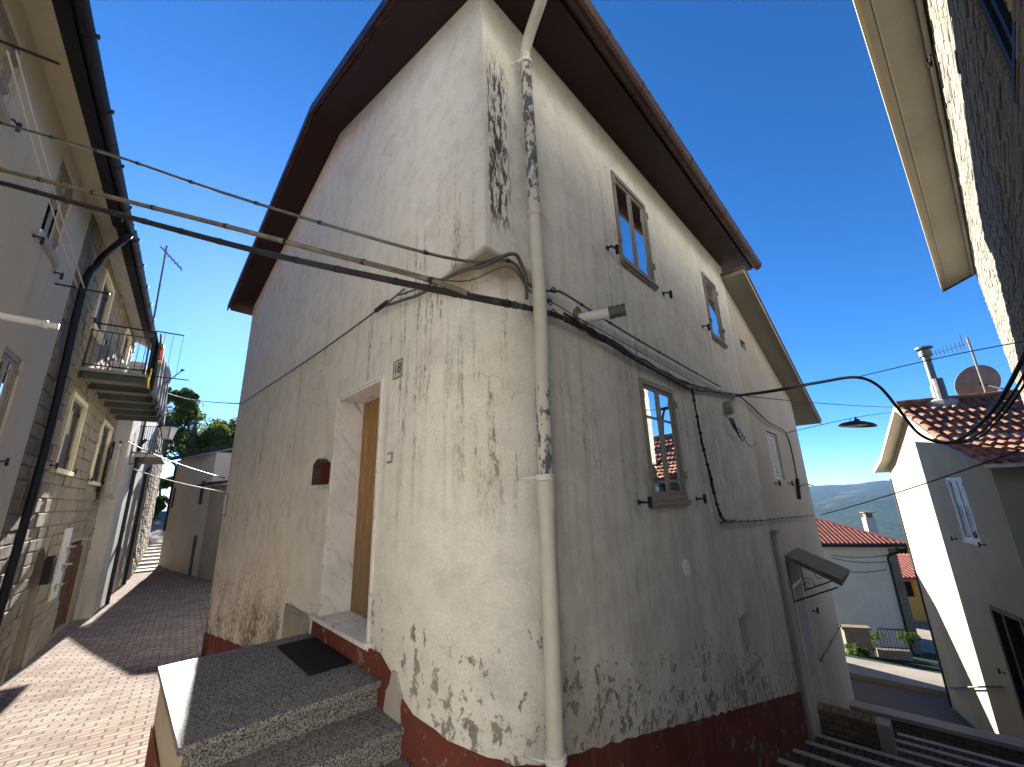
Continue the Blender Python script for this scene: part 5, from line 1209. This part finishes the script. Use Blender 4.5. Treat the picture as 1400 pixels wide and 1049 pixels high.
for i in range(len(rr) - 2):
    for k in range(NA):
        p = 1 + i * NA + k; q = 1 + i * NA + (k + 1) % NA; b.f.append([p, q, q + NA, p + NA]); b.m.append(0)
structure(b.build('terrain', M['hill'], smooth=True, origin=Vector((0, 0, 0))))
# paved street on the left
b = MB(); ss = [-9 + .5 * k for k in range(120)]; os_ = [-.2 + .45 * k for k in range(22)]; idx = {}
for i, s in enumerate(ss):
    for j, o in enumerate(os_):
        p = FS.pt(s, o, 0); p.z = zstreet(p); idx[i, j] = len(b.v); b.v.append(p)
for i in range(len(ss) - 1):
    for j in range(len(os_) - 1):
        c = FS.pt(ss[i] + .25, os_[j] + .22, 0); a, o, _ = FR.loc(c)
        if a > .15 and o > -.5: continue
        b.f.append([idx[i, j], idx[i, j + 1], idx[i + 1, j + 1], idx[i + 1, j]]); b.m.append(0)
sm = b.build('street', M['pave']); structure(sm)
me = sm.data; uvl = me.uv_layers.new(name='UVMap'); w_ = Vector(sm['_w'])
for l in me.loops:
    a, o, z = FS.loc(me.vertices[l.vertex_index].co + w_); uvl.data[l.index].uv = (o, a)
b = MB(); b.prism(FS, [(8.6, -1.05), (11.6, -1.25), (11.6, -1.08), (8.6, -.83)], .02, .16); structure(b.build('kerb', M['nosing']))
# alley steps
for k in range(9):
    s0 = 27.5 + .95 * k; b = MB(); z = zstreet(FS.pt(s0, 0, 0)) + .06
    b.box(FS, s0, s0 + .94, .45, 1.75, z - .6, z); structure(b.build('alley_step', M['walk']))
# road beyond the parapet
def road_z(u): return -4.55 - .03 * (u - 10)
b = MB(); b.hexa([FR.pt(10.0, -3, -5.2), FR.pt(10.0, 14, -5.2), FR.pt(18.5, 14, -5.5), FR.pt(18.5, -3, -5.5)], [FR.pt(10.0, -3, -4.62), FR.pt(10.0, 14, -4.62), FR.pt(18.5, 14, -4.75), FR.pt(18.5, -3, -4.75)]); structure(b.build('road', M['asphalt']))
b = MB(); b.hexa([FR.pt(18.5, -4, -5.5), FR.pt(18.5, 14, -5.5), FR.pt(20.2, 14, -5.5), FR.pt(20.2, -4, -5.5)], [FR.pt(18.5, -4, -4.60), FR.pt(18.5, 14, -4.60), FR.pt(20.2, 14, -4.60), FR.pt(20.2, -4, -4.60)]); structure(b.build('sidewalk', M['walk']))
b = MB(); b.hexa([FR.pt(20.25, -9, -11), FR.pt(20.25, 22, -11), FR.pt(60, 22, -11), FR.pt(60, -9, -11)], [FR.pt(20.25, -9, -8.3), FR.pt(20.25, 22, -8.3), FR.pt(60, 22, -9.4), FR.pt(60, -9, -9.4)]); structure(b.build('yard', M['walk']))

# white house below the road
wh = empty('white_house', 'plain white house with red tile roof and chimney below the road', 'house', FW.pt(0, -3, -6))
wL, wR = FW.px(1100, 780)[0], FW.px(1236, 800)[0]; ze = FW.px(1180, 743)[1]
b = MB(); b.box(FW, wL, wR, -9, 0, -9, ze); b.build('wall', M['wcream'], wh)
qL = FW.px(1216, 760)[0]
b = MB(); b.box(FW, qL, wR + .03, -.3, .03, -9, ze - .3); b.build('quoin', M['rubble'], wh, F=FW)
rz2 = ze + 1.9
b = MB(); rr0, rr1 = wR - 4.6, wR + .5
ev = [FW.pt(wL - 2, .5, ze - .05), FW.pt(wR + .5, .5, ze - .05), FW.pt(wR + .5, -9.5, ze - .05), FW.pt(wL - 2, -9.5, ze - .05)]
rg = [FW.pt(wL + 1, -4.5, rz2), FW.pt(wR - 4.6, -4.5, rz2)]
b.face([ev[0], ev[1], rg[1], rg[0]]); b.face([ev[1], ev[2], rg[1]]); b.face([ev[2], ev[3], rg[0], rg[1]]); b.face([ev[3], ev[0], rg[0]]); b.face([ev[3], ev[2], ev[1], ev[0]])
rf = b.build('roof', M['tiles_new'], wh); fixn(rf)
b = MB(); k = wL - 1.9
while k < wR + .45:
    f = 1.0 if k < wR - 4.6 else (wR + .5 - k) / 5.1
    p = FW.pt(k, .52, ze + .0); q = FW.pt(k, .5 - 5.0 * f, ze - .05 + 1.95 * f + .03); b.tube([p, q], .10, 6); k += .25
b.tube([ev[1] + Vector((0, 0, .06)), rg[1] + Vector((0, 0, .06))], .13, 7); b.build('barrel_tiles', M['tiles_new'], rf)
b = MB(); b.tube([FW.pt(wL - 2, .58, ze - .08), FW.pt(wR + .55, .58, ze - .08)], .08, 8); b.tube(smoothpath([FW.pt(wR + .5, .55, ze - .1), FW.pt(wR + .2, .3, ze - .45), FW.pt(wR - .45, .1, ze - .7), FW.pt(wR - .5, .09, ze - 1.2)], 4) + [FW.pt(wR - .5, .09, -9)], .06, 8); b.build('gutter', M['navy'], wh)
cc = FW.px(1189, 715, -2.2); b = MB(); b.box(FW, cc[0] - .28, cc[0] + .28, -2.5, -1.95, ze + .3, FW.px(1187, 708, -2.2)[1]); ck_ = b.build('chimney', M['wht'], rf)
zc = FW.px(1187, 708, -2.2)[1]; b = MB(); b.box(FW, cc[0] - .2, cc[0] + .2, -2.42, -2.03, zc + .001, zc + .32); b.box(FW, cc[0] - .32, cc[0] + .32, -2.55, -1.9, zc + .321, zc + .38); b.build('chimney_cap', M['rubble'], ck_, F=FW)
for i, (y0, y1) in enumerate(((757, 759), (761, 768), (777, 779))):
    p, q = FW.px(1138, y0 + 2, .06), FW.px(1212, y1, .06); cable('facade_wire', ('uppermost thin wire on the white house front', 'middle thin wire on the white house front', 'lowest thin wire on the white house front')[i], sag(FW.pt(p[0], .06, p[1]), FW.pt(q[0], .06, q[1]), .15), .02, M['cable_g'], 'wires on the white house front')
# orange house
oh = empty('orange_house', 'orange rendered house with red tile roof and one dark window, far down the slope', 'house', FO.pt(0, -3, -8))
oL, oR = FO.px(1222, 830)[0] - 3, FO.px(1300, 850)[0] + 2; oz = FO.px(1240, 791)[1]
b = MB(); b.box(FO, oL, oR, -8, 0, -14, oz); wl = b.build('wall', M['orange'], oh)
ow = rect(FO, 1226, 816, 1248, 795); cut = MB(); cut.box(FO, ow[0], ow[1], -.5, .2, ow[2], ow[3]); carve(wl, cut)
b = MB(); b.box(FO, ow[0], ow[1], -.45, -.35, ow[2], ow[3]); b.build('window', M['dark'], oh)
zb_ = FO.px(1270, 893)[1]; b = MB(); b.box(FO, oL, oR + .02, .001, .04, -14, zb_); b.build('plinth', M['wht'], oh)
b = MB(); k = oL - .4; orz = FO.px(1232, 760, -4.2)[1]
b.hexa([FO.pt(oL - .5, .5, oz - .05), FO.pt(oR + .5, .5, oz - .05), FO.pt(oR + .5, -4.2, orz), FO.pt(oL - .5, -4.2, orz)], [FO.pt(oL - .5, .5, oz + .1), FO.pt(oR + .5, .5, oz + .1), FO.pt(oR + .5, -4.2, orz + .1), FO.pt(oL - .5, -4.2, orz + .1)])
while k < oR + .4: b.tube([FO.pt(k, .52, oz + .12), FO.pt(k, -4.2, orz + .13)], .10, 6); k += .28
b.build('roof', M['tiles_new'], oh)
# garden wall and railing by the white house
gwp = polar(1195, 895, 31); FGW = Frame(106, (gwp.x, gwp.y), flip=True)
def railing_px(x0, x1, yb, yt):
    a0, a1 = FGW.px(x0, yb)[0], FGW.px(x1, yb)[0]; return a0, a1, FGW.px(x1, yb)[1], FGW.px(x1, yt)[1]
g0, g1 = FGW.px(1150, 895)[0], FGW.px(1247, 895)[0]; zt_ = FGW.px(1225, 890)[1]
b = MB(); b.box(FGW, FGW.px(1203, 895)[0], g1, -.3, 0, -9, zt_); tag(b.build('garden_wall', M['rubble'], F=FGW), 'brown garden wall topped by a railing in front of the white house', 'wall')
rl = empty('garden_railing', 'dark garden railing before the white house', 'railing', FGW.pt(g1 - 1, -.15, zt_))
b = MB(); z1_ = FGW.px(1225, 862)[1]; k = FGW.px(1206, 880)[0]
b.tube([FGW.pt(k, -.15, z1_), FGW.pt(g1, -.15, z1_)], .03, 6); b.build('rail', M['black'], rl); b = MB(); b.tube([FGW.pt(k, -.15, zt_ + .1), FGW.pt(g1, -.15, zt_ + .1)], .025, 6); b.build('rail', M['black'], rl)
b = MB()
while k < g1: b.tube([FGW.pt(k, -.15, zt_), FGW.pt(k, -.15, z1_)], .018, 5); k += .15
b.build('bars', M['black'], rl)['kind'] = 'stuff'
rp = FGW.px(1180, 900); rnd = random.Random(2); b = MB(); c = FGW.pt(rp[0], 0, FGW.px(1180, 905)[1])
pil = MB(); pil.box(FGW, rp[0] - .6, rp[0] + .55, -.4, 0, -9, FGW.px(1180, 862)[1]); pil.box(FGW, rp[0] - .7, rp[0] + .65, -.45, .06, FGW.px(1180, 862)[1] + .001, FGW.px(1180, 862)[1] + .14); tag(pil.build('gate_pier', M['rubble'], F=FGW), 'weathered stone gate pier left of the garden railing', 'pier')

# ------------------------------------------------------------------ trees and shrubs
def leaves(b, c, R, n, size, rnd, squash=.8):
    for _ in range(n):
        while True:
            v = Vector((rnd.uniform(-1, 1), rnd.uniform(-1, 1), rnd.uniform(-1, 1)))
            if .15 < v.length < 1: break
        v = v * (v.length ** -.35); p = c + Vector((v.x * R, v.y * R, v.z * R * squash))
        nn_ = (v + Vector((rnd.uniform(-1, 1), rnd.uniform(-1, 1), rnd.uniform(-.2, 1)))).normalized()
        x = nn_.orthogonal().normalized(); y = nn_.cross(x); an = rnd.uniform(0, 6.28); x, y = x * math.cos(an) + y * math.sin(an), y * math.cos(an) - x * math.sin(an)
        s = size * rnd.uniform(.6, 1.3); b.face([p - x * s, p - y * s * .45, p + x * s, p + y * s * .45])
def tree(name, label, base, h, blobs, mat, size, seed, cat='tree', group=None):
    rnd = random.Random(seed); e = empty(name, label, cat, base, group); b = MB()
    b.tube([base, base + Vector((.05 * h, .02 * h, h * .35)), base + Vector((.03 * h, 0, h * .62)), base + Vector((.02 * h, 0, h * .85))], [h * .035, h * .028, h * .018, h * .006], 9)
    for c, R, n in blobs:
        s = base + Vector((.03 * h, .01 * h, h * rnd.uniform(.3, .6))); mid = s.lerp(c, .55) + Vector((0, 0, -.05 * h)); b.tube([s, mid, c], [h * .014, h * .009, h * .003], 6)
    b.build('trunk', M['bark'], e, smooth=True); b = MB()
    for c, R, n in blobs:
        for _ in range(max(3, int(n / 90))):
            d = Vector((rnd.gauss(0, 1), rnd.gauss(0, 1), rnd.gauss(0, .8))).normalized() * R * rnd.uniform(.35, 1.0); leaves(b, c + d, R * rnd.uniform(.28, .5), int(n / max(3, int(n / 90))), size, rnd)
    b.build('crown', M[mat], e); return e
def tree_px(name, label, pxs, dist, base_z, mat, size, seed, n=900, cat='tree', group=None):
    bl = []
    for x, y, rp_ in pxs:
        c = polar(x, y, dist); R = rp_ * dist / 561 * .95; bl.append((c, R, n))
    cx_ = sum(q[0].x for q in bl) / len(bl); cy_ = sum(q[0].y for q in bl) / len(bl); zt = max(q[0].z + q[1] for q in bl)
    return tree(name, label, Vector((cx_, cy_, base_z)), zt - base_z, bl, mat, size, seed, cat, group)
GT = 'trees behind the alley end house'
tree_px('broadleaf_tree', 'broad mid green tree, largest one behind the dark eaved house', [(245, 566, 26), (262, 590, 30), (278, 608, 26), (240, 600, 24), (255, 548, 14), (290, 600, 16), (225, 545, 14), (300, 618, 18)], 70, 1.0, 'leaf', .26, 5, 1700, 'tree', GT)
tree_px('broadleaf_tree', 'smaller dark green tree close beside the cream wall edge', [(312, 585, 18), (318, 605, 20), (304, 598, 14), (330, 600, 20)], 80, 1.0, 'leafd', .28, 6, 900, 'tree', GT)
tree_px('broadleaf_tree', 'shaded dark tree filling the narrow alley gap', [(212, 690, 14), (216, 660, 14), (208, 720, 14), (206, 745, 10)], 46, 0.0, 'leafd', .2, 7, 700, 'tree', GT)
tree_px('bushy_tree', 'rounded green tree above the orange house roof', [(1222, 752, 13), (1235, 762, 14), (1212, 762, 10), (1246, 764, 12)], 75, -16.0, 'leaf', .3, 8, 700)
for i, (x, y, r_, m_, lb) in enumerate(((1172, 888, 6, 'leafd', 'low dark shrub left of the gate pier'), (1190, 872, 7, 'leafd', 'dark shrub behind the gate pier'), (1240, 872, 6, 'leafd', 'dark shrub behind the garden railing'))):
    c = polar(x, y, 32.5 if i else 29); b = MB(); rnd = random.Random(i); R = r_ * 33 / 561
    for _ in range(9): leaves(b, c + Vector((rnd.gauss(0, .5), rnd.gauss(0, .5), rnd.gauss(0, .35))) * R, R * .5, 60, .07, rnd)
    b.tube([Vector((c.x, c.y, c.z - 1.8)), c], .03, 5); tag(b.build('shrub', M[m_]), lb, 'shrub')
c = FL.pt(.66, .10, .0); b = MB(); rnd = random.Random(12)
for k in range(26):
    an = rnd.uniform(0, 6.28); r_ = rnd.uniform(.05, .17); h_ = rnd.uniform(.08, .24); d = Vector((math.cos(an), math.sin(an), 0)); sd_ = Vector((-d.y, d.x, 0)) * .014
    m1 = c + d * r_ * .4 + Vector((0, 0, h_ * .75)); m2 = c + d * r_ + Vector((0, 0, h_))
    b.face([c - sd_ * .4, c + sd_ * .4, m1 + sd_, m1 - sd_]); b.face([m1 - sd_, m1 + sd_, m2 + sd_ * .2, m2 - sd_ * .2])
tag(b.build('weed', M['leafd']), 'tuft of green weeds growing between the granite steps and the cream wall', 'weed')
# alley wires from the lantern to the cream house
cable('alley_wire', 'upper pale wire sagging from the lantern bracket to the cream house', sag(FS.pt(17.2, .3, at_s(FS, 170, 603, 17.2)[2]), FL.pt(8.5, .06, FL.px(312, 653, .06)[1]), .08), .012, M['cable_g'], 'wires in the left alley')
cable('alley_wire', 'lower pale wire in the alley with a small drop wire', sag(FS.pt(18.0, .45, at_s(FS, 190, 640, 18.0)[2]), FL.pt(8.52, .05, FL.px(309, 672, .06)[1]), .06), .012, M['rope'], 'wires in the left alley')
cable('alley_wire', 'wire leaving the far edge of the cream house towards the trees', sag(L3(330, 552, .05), polar(215, 530, 30), .2), .013, M['cable_g'], 'wires in the left alley')

# ------------------------------------------------------------------ the air between here and the far hills
hb = MB(); hb.hexa([Vector((-9000, -9000, -620)), Vector((9000, -9000, -620)), Vector((9000, 9000, -620)), Vector((-9000, 9000, -620))], [Vector((-9000, -9000, 420)), Vector((9000, -9000, 420)), Vector((9000, 9000, 420)), Vector((-9000, 9000, 420))])
t = NT('air'); v = t.n('ShaderNodeVolumePrincipled', {'Color': (.25, .48, 1.0), 'Density': .000022, 'Anisotropy': .2}); t.t.links.new(v.outputs[0], t.out.inputs['Volume'])
hz_ = hb.build('haze', t.mat, origin=Vector((0, 0, 0))); fixn(hz_); structure(hz_, 'stuff')
